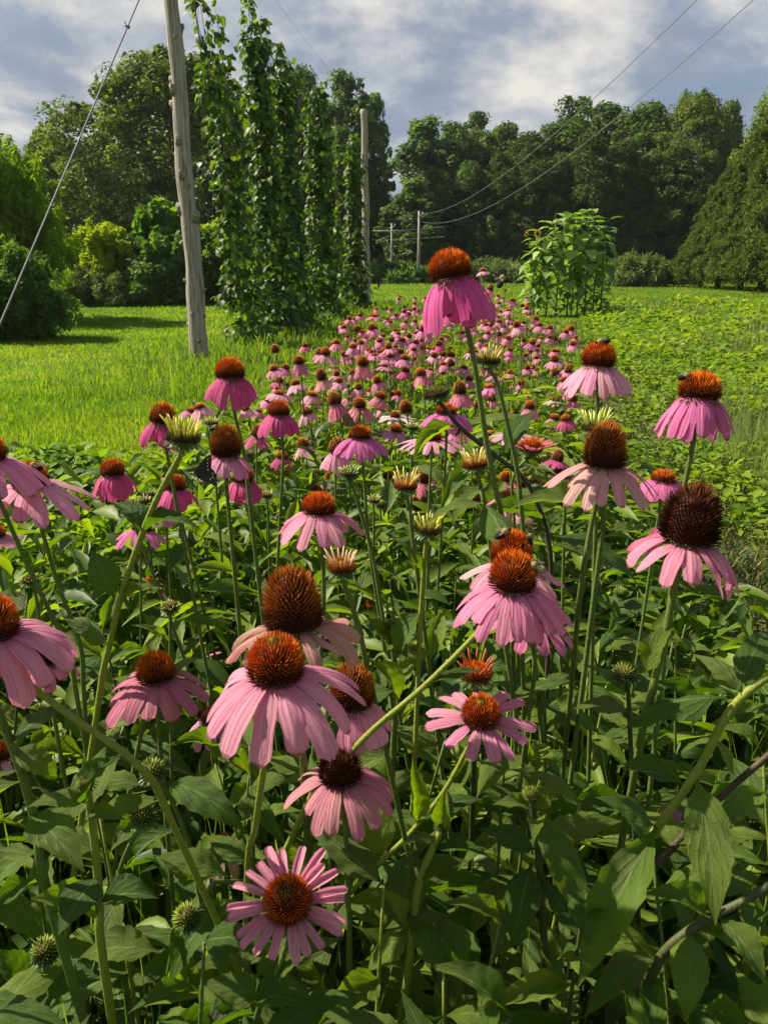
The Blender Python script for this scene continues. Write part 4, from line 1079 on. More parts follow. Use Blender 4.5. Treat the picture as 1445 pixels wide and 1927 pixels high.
def bud(px, py, w, kind='closed', rays=0, rcol=(.80, .68, .32), tilt=(0, 0), stem=None, CW=.026, label=None, sc_='g', leaves=(), group='coneflower buds in the bed', flat=.75, head='bud_green', nleaf=0, minz=.45, raylen=1.0):
    depth = CW * F / w; P = at_depth(px, py, depth)
    if P.z < minz:
        k = (minz - CAM.z) / (P.z - CAM.z); depth *= k; CW *= k; P = at_depth(px, py, depth)
    A, ax = axis_matrix(tilt, rng.uniform(0, 6.28)); head_p = P - ax * CW * (.28 if not rays else .35)
    if stem:
        e = at_Y(stem[-1][0], stem[-1][1], P.y + (stem[-1][2] if len(stem[-1]) > 2 else 0))
        pv = at_Y(stem[-2][0], stem[-2][1], P.y + (stem[-2][2] if len(stem[-2]) > 2 else 0)) if len(stem) > 1 else head_p
        fp = foot_of(pv, e)
    else: fp = Vector((P.x + rng.uniform(-.05, .05), max(.1, P.y + rng.uniform(-.02, .06)), 0))
    root = empty('coneflower_bud', fp); tag(root, label, 'flower bud', group)
    B = Matrix.Translation(head_p - fp) @ (A @ Matrix.Diagonal((CW, CW, CW))).to_4x4()
    if kind == 'closed':
        link('bud_head', bud_mesh(head, 120 if w > 20 else 50, flat), root, mat4=B)
    else:
        link('bud_head', cone_mesh(.4 if w < 40 else .36, 420 if w > 40 else 110, head, .12), root, mat4=B)
        for k in range(rays):
            sp_ = 6.283 * k / rays + rng.uniform(-.12, .12)
            o = link('ray', ray_mesh(rng.randrange(8)), root, mat4=B @ Matrix.Rotation(sp_, 4, 'Z') @ Matrix.Diagonal((1.1, 1.1, raylen * rng.uniform(.75, 1.15), 1)))
            f = rng.uniform(.85, 1.1); o.color = (rcol[0] * f, rcol[1] * f, rcol[2] * f, 1)
    link('calyx', calyx_mesh(), root, mat4=B)
    SPTS = place_stem(root, head_p, ax, CW, stem, P.y, CW * .1, sc_)
    for lf in leaves: hand_leaf(root, P.y, *lf)
    for k in range(nleaf):
        b = SPTS[int(len(SPTS) * rng.uniform(.25, .7))]; a = rng.uniform(0, 6.283); q = rng.uniform(.06, .11)
        add_leaf(root, b, b + Vector((math.cos(a) * q, math.sin(a) * q, rng.uniform(-.05, .04))), q * rng.uniform(.14, .2), rng.uniform(-.4, .4), mid=True)
    LIST.append((root, px, py, w, 'bud', dict(rays=rays, kind=kind)))
    return root, P, head_p, ax, CW
# ------------------------------------------------------------------ the coneflowers one can tell apart
N1 = flower(518, 1240, 102, .82, 'cone_young', 15, 1.82, .43, 0, 68, 'mid', (0, -.06), [(497, 1440), (480, 1560, .03), (466, 1640, .1)], label='largest pink coneflower, nearest the lens, green spot on its orange cone', sc_='y', gap=[(60, 110)], cup=.06, jit=7, droopj=13)
N2 = flower(549, 1128, 106, 1.12, 'cone_old', 17, 1.15, .27, 5, 60, 'dry', (-.05, .05), [(560, 1260), (570, 1420, .05)], label='spent coneflower with tall brown cone and curled withered beige petals', jit=14, droopj=34, lj=.3, curl=.3, tw=1.2, cup=.3, CW=.043)
N3 = flower(662, 1290, 80, 1.05, 'cone_old', 8, 1.25, .62, 25, 66, 'mid', (.05, -.08), [(640, 1400), (600, 1520, .05)], label='round brown coned coneflower with few petals beside the largest bloom', gap=[(185, 235), (40, 160)], jit=10, CW=.038)
N4 = flower(905, 1337, 68, .72, 'cone_young', 13, 1.48, .34, -8, 26, 'mid', (0, -.22), [(884, 1400), (835, 1490), (770, 1570), (700, 1640), (610, 1745, .02)], label='flat open coneflower with spread narrow petals under the withered red bud', sc_='y', jit=7, leaves=[(785, 1545, 776, 1425, 40), (712, 1628, 690, 1443, 74, 0, .05), (705, 1622, 628, 1638, 42), (780, 1548, 905, 1500, 46), (722, 1612, 612, 1560, 48, 0, .06)])
N5 = flower(540, 1690, 86, .75, 'cone_young', 22, 1.16, .2, -14, 14, (.82, .38, .47), (-.02, -.5), [(540, 1770), (520, 1835), (490, 1890, .03)], label='lowest coneflower, a star of narrow pink petals facing the lens', jit=5, droopj=10, lj=.14, cup=-.5, leaves=[(515, 1842, 642, 1765, 56), (490, 1880, 380, 1850, 70), (480, 1890, 610, 1905, 70, 0, -.03)])
N6 = flower(965, 1075, 84, .86, 'cone_orange', 23, 1.55, .31, 14, 64, (.76, .29, .45), (0, -.05), [(905, 1185), (800, 1290), (700, 1375), (640, 1440), (575, 1520, .02)], CW=.036, label='wide pink coneflower with a pale bee on the right of its orange cone', sc_='y', gap=[(70, 100)], leaves=[(800, 1288, 905, 1262, 26)])
N7 = flower(963, 1032, 74, .85, 'cone_orange', 13, 1.45, .5, 5, 45, (.80, .42, .48), (.05, .1), [(975, 1150, .06), (985, 1300, .1)], CW=.036, label='pale coneflower with two dark bees on its cone, behind the wide pink one', gap=[(95, 165)])
N8 = flower(1003, 1140, 62, .8, 'cone_orange', 13, 1.5, .36, 5, 50, (.76, .24, .42), (.1, 0), [(1005, 1260), (990, 1380)], CW=.034, label='pink coneflower tucked under the petals of the wide bee visited one', gap=[(60, 140)])
N9 = flower(1303, 968, 104, 1.08, 'cone_dark', 17, 1.2, .34, 4, 66, (.74, .30, .40), (.08, 0), [(1270, 1100), (1250, 1200), (1222, 1320), (1200, 1420, .03)], CW=.042, label='big dark pointed cone with loose ragged rose petals at the right', jit=9, droopj=24, lj=.2, tw=.5, gap=[(10, 70)], leaves=[(1215, 1268, 1270, 1166, 46), (1225, 1280, 1300, 1370, 60)])
N10 = flower(1140, 838, 76, 1.1, 'cone_old', 18, 1.5, .31, 14, 58, 'peach', (.03, -.02), [(1110, 1000), (1092, 1110), (1080, 1230, .05)], CW=.038, label='faded peach coneflower with tall brown cone behind an opening green bud', lj=.15)
N11 = flower(1127, 668, 60, .72, 'cone_orange', 19, 1.38, .33, 30, 62, 'light', (0, 0), [(1124, 760), (1124, 860), (1120, 1000)], CW=.036, label='pale pink coneflower with a black bee sitting on top of its cone')
N12 = flower(1317, 727, 74, .62, 'cone_orange', 21, 1.4, .33, 36, 82, (.72, .22, .44), (.02, 0), [(1304, 830), (1285, 930), (1270, 1040), (1255, 1180)], CW=.036, label='right hand pink coneflower with one bee on its petals and another on its cone', gap=[])
N13 = flower(845, 500, 76, .66, 'cone_orange', 18, 1.6, .42, 34, 96, (.74, .16, .42), (-.2, 0), [(877, 610), (895, 700), (918, 850), (945, 980), (958, 1080, .05)], CW=.036, label='tallest coneflower, its drooping magenta petals rising against the dark wood', curl=-.1)
N14 = flower(433, 694, 52, .7, 'cone_orange', 15, 1.4, .46, 24, 78, 'deep', (0, 0), [(442, 780), (460, 860), (475, 990)], label='deep pink coneflower right of the foot of the near wooden pole')
N15 = flower(425, 830, 54, 1.12, 'cone_old', 13, 1.22, .46, 24, 66, 'mauve', (.04, 0), [(428, 930), (440, 1060)], label='tall brown coned mauve coneflower beside the black butterfly')
N16 = flower(458, 893, 40, .68, 'cone_orange', 13, 1.35, .5, 30, 92, 'deep', (0, 0), [(470, 980), (490, 1100)], label='small closed skirted magenta coneflower just below the mauve one')
N17 = flower(307, 778, 46, .85, 'cone_orange', 11, 1.3, .5, 35, 88, 'deep', (.15, 0), [(318, 870), (340, 990)], label='magenta coneflower with petals hanging to the left, behind the big opening bud', gap=[(330, 360)])
N18 = flower(212, 880, 44, .66, 'cone_orange', 15, 1.42, .48, 30, 92, 'deep', (0, 0), [(236, 950), (262, 1010)], label='solitary deep magenta coneflower among the weeds at the left')
N19 = flower(330, 908, 38, .75, 'cone_orange', 13, 1.5, .5, 28, 80, 'deep', (0, 0), [(345, 990), (372, 1100)], label='crimson pink coneflower right behind the stalk of the big opening bud')
N19b = flower(308, 945, 34, .6, 'cone_orange', 10, 1.3, .46, 30, 85, 'mauve', (0, 0), None, label='mauve petalled coneflower showing under the crimson pink one')
N20 = flower(525, 768, 40, .68, 'cone_orange', 15, 1.45, .48, 25, 84, 'deep', (0, 0), [(533, 850), (528, 960), (522, 1080)], label='dark pink bell shaped coneflower on a long pale stalk in mid bed')
N21 = flower(600, 948, 60, .6, 'cone_orange', 13, 1.55, .46, 10, 58, 'mid', (0, -.03), [(607, 1040), (609, 1150), (600, 1280)], label='evenly spread pink coneflower in the middle with a smooth orange cone', gap=[(70, 110)])
N22 = flower(678, 814, 42, .55, 'cone_orange', 16, 1.5, .42, 12, 66, (.70, .20, .46), (0, 0), [(685, 900), (695, 1030), (720, 1200)], label='purple pink coneflower with a brown skipper butterfly on its cone')
N23 = flower(55, 893, 64, .62, 'cone_orange', 13, 1.95, .5, 8, 46, 'light', (0, -.03), [(75, 980), (110, 1100), (152, 1215), (160, 1330)], CW=.036, label='pale pink coneflower at the left edge with a dark bee on its cone', sc_='g')
N24 = flower(-28, 842, 70, .7, 'cone_orange', 13, 1.85, .5, 5, 50, (.77, .30, .46), (.05, 0), [(-5, 930), (60, 1080), (130, 1230), (150, 1340)], CW=.036, label='pink petals of a coneflower cut off by the left edge, highest there', sc_='g')
N25 = flower(-18, 1162, 96, .8, 'cone_orange', 15, 1.75, .46, 2, 62, 'mid', (.05, 0), [(40, 1275), (130, 1345), (265, 1445), (330, 1560, .02)], CW=.036, label='large pink coneflower half cut off by the left edge on a slanting stalk', sc_='y')
N26 = flower(85, 1228, 52, .8, 'cone_dark', 12, 1.3, .5, 20, 68, 'rose', (0, 0), None, label='shaded rose coneflower with dark cone peeping under the left edge bloom')
N27 = flower(292, 1255, 66, .8, 'cone_orange', 13, 1.75, .5, 8, 55, (.62, .22, .30), (0, -.05), [(300, 1380), (310, 1500)], CW=.036, label='tattered rose coneflower half hidden behind a closed green bud', lj=.2)
N28 = flower(640, 1442, 78, .75, 'cone_dark', 15, 1.5, .38, 5, 66, (.62, .27, .31), (0, -.08), [(650, 1560), (655, 1700)], CW=.036, label='shaded coneflower with dark cone and pale rose petals crossed by a thick stalk')  # dark cone colour stands in for the shade over this bloom
N29 = flower(268, 990, 36, .5, 'cone_orange', 8, 1.6, .6, 5, 60, (.74, .22, .45), (.1, .2), None, label='pink petals of a coneflower hidden behind the dark curled leaf at left', gap=[(30, 150)])
flower(282, 1095, 28, .6, 'cone_orange', 13, 1.6, .42, 8, 40, 'mid', (0, 0), [(285, 1200), (290, 1300)], label='small flat pink coneflower behind a straight stalk left of centre')
flower(441, 1008, 22, .6, 'cone_orange', 9, 1.7, .5, 40, 85, 'light', (0, 0), None, label='tiny pale drooping coneflower alone below the closed skirted magenta one')
flower(813, 818, 36, .6, 'cone_orange', 17, 1.9, .36, 0, 30, 'light', (0, 0), [(808, 930), (806, 1010)], label='wide pale pink coneflower half covered by a bright leaf', nleaf=2)
flower(744, 780, 20, .55, 'cone_old', 13, 2.0, .4, -5, 25, 'white', (0, 0), [(744, 900)], label='flat whitish coneflower with spread petals in the middle of the bed')
flower(840, 770, 38, .5, 'cone_orange', 13, 1.7, .5, 10, 60, (.74, .20, .48), (0, 0), None, label='violet pink coneflower behind the bald green cone', gap=[(60, 120)])
flower(1248, 896, 44, .45, 'cone_orange', 14, 1.3, .5, 10, 70, (.72, .20, .42), (0, 0), [(1240, 960), (1225, 1060)], label='low flat topped pink coneflower between the peach and right hand blooms')
flower(1086, 934, 21, .6, 'cone_orange', 13, 1.4, .5, 10, 60, 'mauve', label='little mauve coneflower under the petals of the faded peach one')
flower(1203, 938, 19, .6, 'cone_orange', 12, 1.4, .5, 10, 60, 'mauve', label='little mauve coneflower left of the low flat topped pink one')
flower(1104, 1062, 21, .7, 'cone_dark', 15, 1.3, .4, 5, 40, (.5, .08, .30), (0, -.2), label='tiny purple coneflower seen between the broad leaves right of centre')
flower(1252, 1500, 34, .7, 'cone_dark', 9, 1.3, .5, 20, 70, (.68, .30, .52), (0, 0), None, label='single pink petals glimpsed deep among the dark leaves at lower right', gap=[(0, 150)], CW=.03)
flower(-2, 1412, 44, .7, 'cone_orange', 9, 1.2, .4, 5, 50, 'light', label='few pink petals at the very left edge above the lower leaves')
flower(420, 1585, 44, .6, 'cone_dark', 8, 1.5, .46, 40, 80, (.62, .45, .40), (0, 0), None, label='withered pale petals hanging in shade above the lowest star shaped bloom', gap=[(0, 100)])
flower(-12, 1000, 40, .6, 'cone_orange', 12, 1.1, .5, 0, 30, 'mid', label='small pink petal tips at the left edge between two stalks')
flower(700, 1138, 27, .8, 'cone_orange', 7, 1.1, .4, 40, 80, 'dry', label='small orange cone with dry petals low in the middle of the bed')
flower(395, 1345, 44, .6, 'cone_dark', 9, 1.5, .5, 25, 75, (.66, .34, .46), (0, 0), None, label='petals full of holes showing left behind the largest bloom', gap=[(0, 140)])
flower(375, 1235, 24, .4, 'cone_orange', 9, 1.6, .3, -40, 0, 'rose', label='small half open rose coneflower left of the withered beige one')
flower(1000, 838, 44, .5, 'cone_orange', 15, 1.0, .2, -50, -12, (.62, .20, .20), (0, 0), [(965, 900), (968, 1000)], label='red quilled half open coneflower beside the upright bright leaf', gap=[], nleaf=2)
flower(1032, 838, 22, .5, 'cone_orange', 9, 1.9, .5, 0, 40, 'light', label='pale pink coneflower touching the red quilled one')
flower(965, 812, 26, .5, 'cone_orange', 12, 1.8, .4, 0, 30, 'light', label='pale coneflower behind the upright bright leaf', nleaf=1)
flower(950, 935, 34, .6, 'cone_dark', 12, 1.6, .5, 5, 55, (.78, .38, .40), (0, 0), None, label='salmon pink coneflower behind the long stalk of the tallest bloom', nleaf=1)
flower(1010, 905, 24, .6, 'cone_orange', 0, label='petal-less orange cone right of the salmon pink coneflower')

# ------------------------------------------------------------------ buds
B1 = bud(346, 808, 66, 'open', 26, (.82, .76, .14), (.1, 0), [(338, 860), (300, 930), (268, 1005), (232, 1110), (205, 1220), (185, 1330)], CW=.032, label='big cream yellow opening bud on a thick arching stalk at left', sc_='y', head='cone_green', leaves=[(266, 1002, 220, 945, 54, 0, .02, .2), (270, 1004, 382, 998, 46, 0, -.02), (215, 1125, 172, 1035, 60, 0, .02), (228, 1140, 312, 1108, 32), (205, 1215, 120, 1160, 40)])
B2 = bud(920, 668, 46, 'open', 22, (.86, .70, .24), (0, 0), [(935, 720), (955, 800), (975, 900), (985, 1010)], label='cream opening bud right of the stalk of the tallest coneflower', head='cone_green')
B3 = bud(820, 733, 50, 'open', 0, tilt=(-.25, 0), stem=[(834, 765), (868, 806), (930, 856), (985, 900), (1014, 955), (1030, 1010), (1037, 1080), (1032, 1200)], CW=.034, label='bald green cone without petals on a dark bent stalk', sc_='p', head='cone_green', leaves=[(868, 805, 776, 869, 34, 0, -.02), (872, 808, 985, 782, 34), (950, 852, 1002, 772, 46, 0, .02), (946, 872, 824, 970, 42, 0, -.03), (917, 915, 850, 988, 44, 0, -.02), (1024, 1000, 888, 978, 44, 0, -.03), (1040, 1008, 1203, 1092, 60, 0, -.04), (1040, 1024, 1152, 1076, 42), (1035, 995, 1062, 962, 26)])
B4 = bud(1121, 792, 54, 'open', 20, (.70, .76, .20), (0, 0), [(1128, 850), (1135, 920), (1134, 990), (1120, 1100)], CW=.03, label='lime yellow opening bud in front of the faded peach coneflower', head='cone_green', leaves=[(1136, 990, 956, 956, 58, 0, .0), (1134, 1000, 1220, 1010, 30)])
bud(657, 882, 38, 'open', 18, (.55, .72, .16), (0, 0), [(668, 930), (700, 1040), (722, 1170)], label='fresh lime green opening bud under the skipper visited coneflower', head='cone_green', raylen=.6)
bud(806, 986, 50, 'open', 20, (.80, .74, .18), (0, 0), [(800, 1040), (791, 1170), (786, 1290)], label='pale yellow opening bud on a straight bright green stalk right of centre', sc_='y', head='cone_green', leaves=[(797, 1080, 735, 1010, 34), (792, 1150, 745, 1240, 60)])
bud(642, 1055, 56, 'open', 18, (.86, .58, .36), (0, 0), [(648, 1100), (672, 1170), (690, 1250)], label='apricot quilled opening bud below the evenly spread pink coneflower', head='cone_young', leaves=[(690, 1240, 745, 1330, 50)])
bud(763, 904, 46, 'open', 20, (.88, .74, .30), (0, 0), [(770, 960), (780, 1040)], label='cream quilled opening bud between two brown cones in mid bed', head='cone_young', nleaf=2)
bud(893, 862, 50, 'open', 20, (.88, .76, .30), (-.15, 0), [(905, 920), (920, 1010)], label='cream quilled opening bud crossed by the dark bent stalk', head='cone_young', nleaf=2)
bud(1061, 912, 34, 'open', 18, (.86, .80, .36), (0, 0), [(1062, 960), (1060, 1050)], label='small cream opening bud left below the faded peach coneflower', head='cone_green', nleaf=2)
bud(895, 1252, 66, 'open', 15, (.52, .13, .06), (0, -.03), [(895, 1310, .02), (892, 1420, .06)], CW=.034, label='rust red quilled bud standing above the flat open coneflower', head='cone_orange', sc_='d', raylen=.9)
bud(295, 1272, 46, stem=[(290, 1310), (275, 1350), (258, 1420)], label='closed green bud in front of the tattered rose coneflower', leaves=[(285, 1300, 212, 1275, 30), (300, 1292, 378, 1238, 40, 0, -.02), (285, 1320, 358, 1352, 40), (275, 1345, 195, 1395, 50)])
bud(270, 1530, 50, label='closed bright green bud low at left, beneath a similar bud', stem=[(240, 1600), (210, 1700)])
bud(288, 1446, 50, label='closed green bud at a leaf joint above another green bud', stem=[(320, 1500), (360, 1600), (380, 1700)], leaves=[(275, 1480, 138, 1480, 46), (312, 1470, 466, 1568, 66, 0, -.04), (230, 1418, 112, 1565, 70, .0, -.06), (340, 1560, 250, 1640, 60), (370, 1660, 300, 1612, 56), (425, 1696, 318, 1850, 66, -.02, -.06)])
bud(350, 1724, 52, label='round spiky green bud left of the lowest star shaped coneflower', stem=[(385, 1700, .03), (425, 1660, .05)], tilt=(-.5, -.3), leaves=[(430, 1650, 296, 1608, 56), (300, 1790, 150, 1800, 70)])
bud(783, 1222, 40, label='small yellow green bud above the long slanting stalk in the middle', stem=[(770, 1238), (735, 1245, .02), (700, 1250, .05)])
bud(1180, 1262, 48, label='pale knobbly bud among the broad leaves at right', stem=[(1182, 1310), (1186, 1400)], tilt=(0, .1), leaves=[(1186, 1310, 1095, 1250, 40), (1188, 1340, 1080, 1330, 44), (1188, 1300, 1270, 1290, 34)], sc_='d')
bud(1168, 1114, 27, label='tiny pale bud on a dark side stalk left of the ragged rose coneflower', stem=[(1150, 1145), (1105, 1180), (1050, 1230)], sc_='p', leaves=[(1130, 1160, 1250, 1140, 50, 0, -.02), (1105, 1180, 1180, 1230, 46)])
bud(320, 1135, 36, 'open', 16, (.62, .72, .18), label='small yellow green bud below the small flat pink coneflower', stem=[(321, 1180), (322, 1300)], head='cone_green', raylen=.5)
bud(58, 1083, 36, 'open', 14, (.66, .66, .14), label='dull yellow bud between the two left edge stalks', stem=[(68, 1120), (80, 1200)], head='cone_green', raylen=.4)
bud(805, 1486, 24, label='tiny green bud right of the big pointed leaf', stem=[(812, 1530), (820, 1640)])
bud(905, 1690, 34, label='dark green bud in deep shade, right one of a low pair', stem=[(880, 1720), (850, 1760)], tilt=(.4, -.4))
bud(853, 1668, 36, label='dark green bud in deep shade, left one of a low pair', stem=[(850, 1720), (840, 1780)], tilt=(0, -.6))
bud(85, 1785, 52, label='blurred green bud near the lower left corner', stem=[(70, 1850), (50, 1920)], leaves=[(70, 1840, 190, 1840, 70), (60, 1850, -20, 1790, 60)])
bud(478, 1890, 46, label='pale green bud at the bottom under the lowest coneflower', stem=[(470, 1940)], tilt=(0, -.4))
bud(75, 1335, 30, label='small green bud in shade at the left below the half cut bloom')
bud(52, 1445, 34, label='green bud at the far left among shaded leaves')
bud(128, 1345, 26, label='half hidden green bud beside the slanting yellow stalk')
for X, Y, w, lab, ry in ((751, 979, 22, 'small green bud left below the pale yellow opening bud', 0), (716, 948, 22, 'green bud left of the small cream rays in mid bed', 0), (703, 936, 24, 'small half open cream bud behind the green buds in mid bed', 16), (502, 927, 24, 'bright lime bud right of the closed skirted magenta coneflower', 12),
                         (727, 1066, 20, 'left of two little green buds in the mid bed leaves', 0), (778, 1066, 16, 'right of two little green buds in the mid bed leaves', 0), (775, 799, 24, 'lime green opening bud right of the whitish coneflower', 14), (862, 889, 20, 'lime green bud left of the cream quilled one', 12), (598, 862, 16, 'little yellow opening bud in mid bed below small pale flower', 12),
                         (272, 937, 24, 'upper lime bud in a trio left of the crimson coneflower', 12), (246, 941, 24, 'left lime bud in a trio left of the crimson coneflower', 10), (284, 925, 20, 'right lime bud in a trio left of the crimson coneflower', 10), (413, 1000, 22, 'small yellow rayed opening bud left of the tiny drooping coneflower', 14), (398, 790, 26, 'cream rayed opening bud right above the big opening bud', 16),
                         (413, 1026, 18, 'small yellow green bud under the yellow rayed one', 0), (375, 1033, 20, 'small flat yellow green bud left of centre', 8), (655, 725, 12, 'small lime bud among the mid bed blooms', 0), (540, 722, 12, 'small pale green bud at the left rim of the bed', 0), (1010, 735, 14, 'cream star shaped opening bud right of the mid bed', 12), (958, 745, 12, 'small lime bud right of the tall stalk', 0), (980, 985, 18, 'lime bud behind the two bee visited coneflowers', 10), (1045, 588, 9, 'tiny opening bud standing alone in front of the sunflowers', 8), (950, 545, 8, 'tiny bud on a thin stalk below the flying bee', 0), (1245, 1100, 14, 'little pale bud left of the ragged coneflower stalk', 0)):
    bud(X, Y, w, 'open' if ry else 'closed', ry, (.80, .74, .30), label=lab, head='cone_green' if ry else 'bud_green', nleaf=2 if w > 18 else 0, raylen=.7)

# ------------------------------------------------------------------ mid and far coneflowers (photo position, cone width, height ratio, end droop, colour, cone)
Z4 = [(735, 95, 40, .5, 30, 'rose'), (950, 60, 25), (955, 125, 25), (1045, 85, 30), (640, 165, 45, .9, 0, 'none'), (720, 160, 45, .7, 60, 'mid'), (1000, 165, 45, .8, 60), (530, 240, 40, .6, 60), (470, 290, 58, .85, 55, 'light'), (325, 340, 62, .75, 88, 'mauve'), (620, 262, 45, .6, 62), (662, 242, 42, .6, 60), (630, 230, 26),
      (830, 225, 38, .8, 0, 'none'), (890, 228, 40), (925, 205, 35, .8), (1030, 200, 35), (990, 225, 35), (1085, 245, 40, .9, 75, 'deep'), (1000, 270, 35), (1030, 275, 30), (935, 265, 30, .6, 60), (810, 265, 40, .7), (880, 290, 40, .5), (825, 315, 45, .4, 30), (735, 310, 40, .4, 50, 'mauve'), (900, 325, 50, .6, 65, 'mauve'), (672, 345, 70, .75, 88, 'mid'), (445, 420, 60, 1.1, 70, 'peach'),
      (530, 410, 40), (305, 460, 55, .6, 55, 'light'), (545, 448, 45, .6, 50, 'light'), (525, 370, 32), (790, 370, 45, .35, 35, 'mauve'), (615, 405, 38), (750, 445, 52, .8, 80, 'mauve'), (650, 480, 45, .9, 60), (985, 405, 60, .8, 70, 'rose'), (1060, 310, 40, .8, 50, 'light'), (1155, 305, 45, .9, 55, 'light'), (1110, 305, 36), (1040, 390, 36, .3, 30, 'rose'), (1105, 405, 36), (1225, 375, 45, .5, 45, 'mauve'), (1250, 440, 45, .7, 80, 'mauve'),
      (1355, 480, 50, .5, 70, 'mauve'), (1270, 520, 40, .6, 60), (1200, 492, 76, .95, 70, 'rose'), (770, 530, 62, .6, 72, 'rose'), (650, 525, 40, .7), (655, 570, 74, .85, 60, 'rose'), (600, 545, 42, .5, 50), (515, 550, 80, .95, 80, 'rose'), (398, 520, 60, .5, 60, 'light'), (218, 512, 55, .5, 35, 'light'), (165, 555, 52, .6, 75), (365, 615, 60, .6, 60, 'light'), (345, 788, 66, .8, 62, 'light'),
      (905, 595, 76, .95, 0, 'none'), (805, 955, 68, .85, 70, 'rose'), (1005, 970, 78, 1.0, 75, 'rose'), (1095, 945, 52, .9, 75, 'mauve'), (415, 1040, 72, .9, 0, 'none'), (455, 880, 40, .6, 15, 'white'), (1170, 650, 42, .5, 30, 'rose'), (835, 520, 40, .6), (560, 160, 22), (780, 205, 30), (850, 262, 28), (690, 215, 26), (760, 250, 34), (700, 275, 30), (860, 210, 24), (960, 190, 26), (1075, 180, 24), (1100, 225, 28), (590, 300, 26), (770, 290, 34), (850, 340, 36), (950, 330, 34), (610, 330, 30), (560, 350, 26), (700, 400, 40, .6, 60), (830, 400, 36), (880, 430, 34), (480, 480, 34, .5, 40, 'light'), (590, 480, 36), (715, 500, 40), (945, 455, 40), (1050, 455, 34), (1170, 395, 30), (430, 395, 30), (420, 380, 28, .6, 60)]
Z5 = [(170, 12, 25), (220, 38, 25, .8, 0, 'none'), (240, 45, 22), (145, 60, 25), (190, 130, 40, .9, 60, 'light'), (145, 125, 20), (105, 180, 30), (150, 200, 36), (65, 135, 30), (270, 220, 36, .8, 65, 'mauve'), (305, 222, 20), (290, 260, 26), (240, 285, 30), (340, 270, 20), (310, 310, 20), (180, 430, 26), (55, 440, 46, .5, 60, 'mauve'), (390, 475, 32, .5, 20, 'white'), (385, 505, 42, .6, 25, 'white'), (380, 548, 42, .5, 25, 'rose'), (325, 497, 25, .8, 0, 'none'), (295, 530, 25, .4, 40, 'mauve'), (335, 580, 36, .8, 60, 'rose'), (475, 502, 46, .8, 85, 'mid'), (175, 580, 45, .4, 10, 'rose'), (115, 602, 30), (430, 747, 42, .7, 75, 'mauve'), (355, 722, 42, .5, 70, 'mauve'), (260, 640, 36, .5, 10, 'rose'), (490, 730, 32, .6, 0, 'none'), (20, 60, 20), (65, 40, 16), (100, 95, 18), (30, 120, 22), (235, 345, 26, .4, 30, 'light'), (330, 355, 20), (360, 415, 22)]
ZN = [(375, 763, 21, .5, 60, 'light'), (361, 770, 19, .5, 55, 'mauve'), (420, 766, 14, .5, 60, 'light'), (315, 838, 15, 1.0, 80, 'light'), (291, 891, 17, .6, 55, 'light'), (268, 902, 12, .8, 0, 'none'), (481, 838, 17, .6, 80, 'deep'), (310, 893, 13), (908, 508, 11, .6, 40), (923, 541, 12, 1.0, 75), (965, 565, 11, .5, 50), (956, 583, 10, .5, 40), (925, 575, 11), (890, 612, 10), (488, 772, 14, .5, 80), (462, 768, 16, .5, 60, 'light'), (506, 750, 13, .5, 40, 'light'), (770, 632, 10), (800, 600, 9), (760, 585, 8), (842, 605, 9), (990, 580, 8), (1012, 650, 9), (1002, 690, 11), (960, 700, 12), (905, 640, 11), (940, 655, 10), (885, 660, 12), (915, 690, 12), (985, 640, 9), (700, 592, 8), (730, 600, 8), (745, 622, 9), (770, 590, 8), (1110, 690, 9), (815, 585, 8), (870, 625, 9), (800, 560, 7), (780, 570, 7)]
spec = [(450 + a[0] / 2.89, 560 + a[1] / 2.89, a[2] / 2.89 * .93) + tuple(a[3:]) for a in Z4] + [(900 + a[0] / 2.651, 560 + a[1] / 2.651, a[2] / 2.651 * .93) + tuple(a[3:]) for a in Z5] + ZN
MIDS = []
for s in spec:
    px, py, cw = s[:3]
    hr = s[3] if len(s) > 3 else rng.choice((.55, .7, .8))
    dr = s[4] if len(s) > 4 else rng.choice((50, 64, 74, 84))
    col = s[5] if len(s) > 5 else rng.choice(('mid', 'mauve', 'mid', 'rose', 'light'))
    none = col == 'none'
    cone = 'cone_old' if hr > .85 or none else 'cone_orange' if rng.random() < .8 else 'cone_young'
    f = flower(px, py, cw, hr, cone, 0 if none else rng.randint(10, 16) if cw >= 17 else 12, 1.4 if dr > 60 else 1.55, .42, dr * .3 if dr < 56 else dr * .55, dr, 'mid' if none else col, (rng.uniform(-.3, .3), rng.uniform(-.28, .12)), None, gap=[(q_, q_ + rng.uniform(20, 70)) for q_ in ([rng.uniform(0, 290)] if rng.random() < .4 else [])], nleaf=3 if cw >= 17 else 0, CW=.033 * (1 if cw > 10 else .95), sc_=rng.choice('ggd'))
    MIDS.append((f[0], px, py, cw, hr, dr, col))
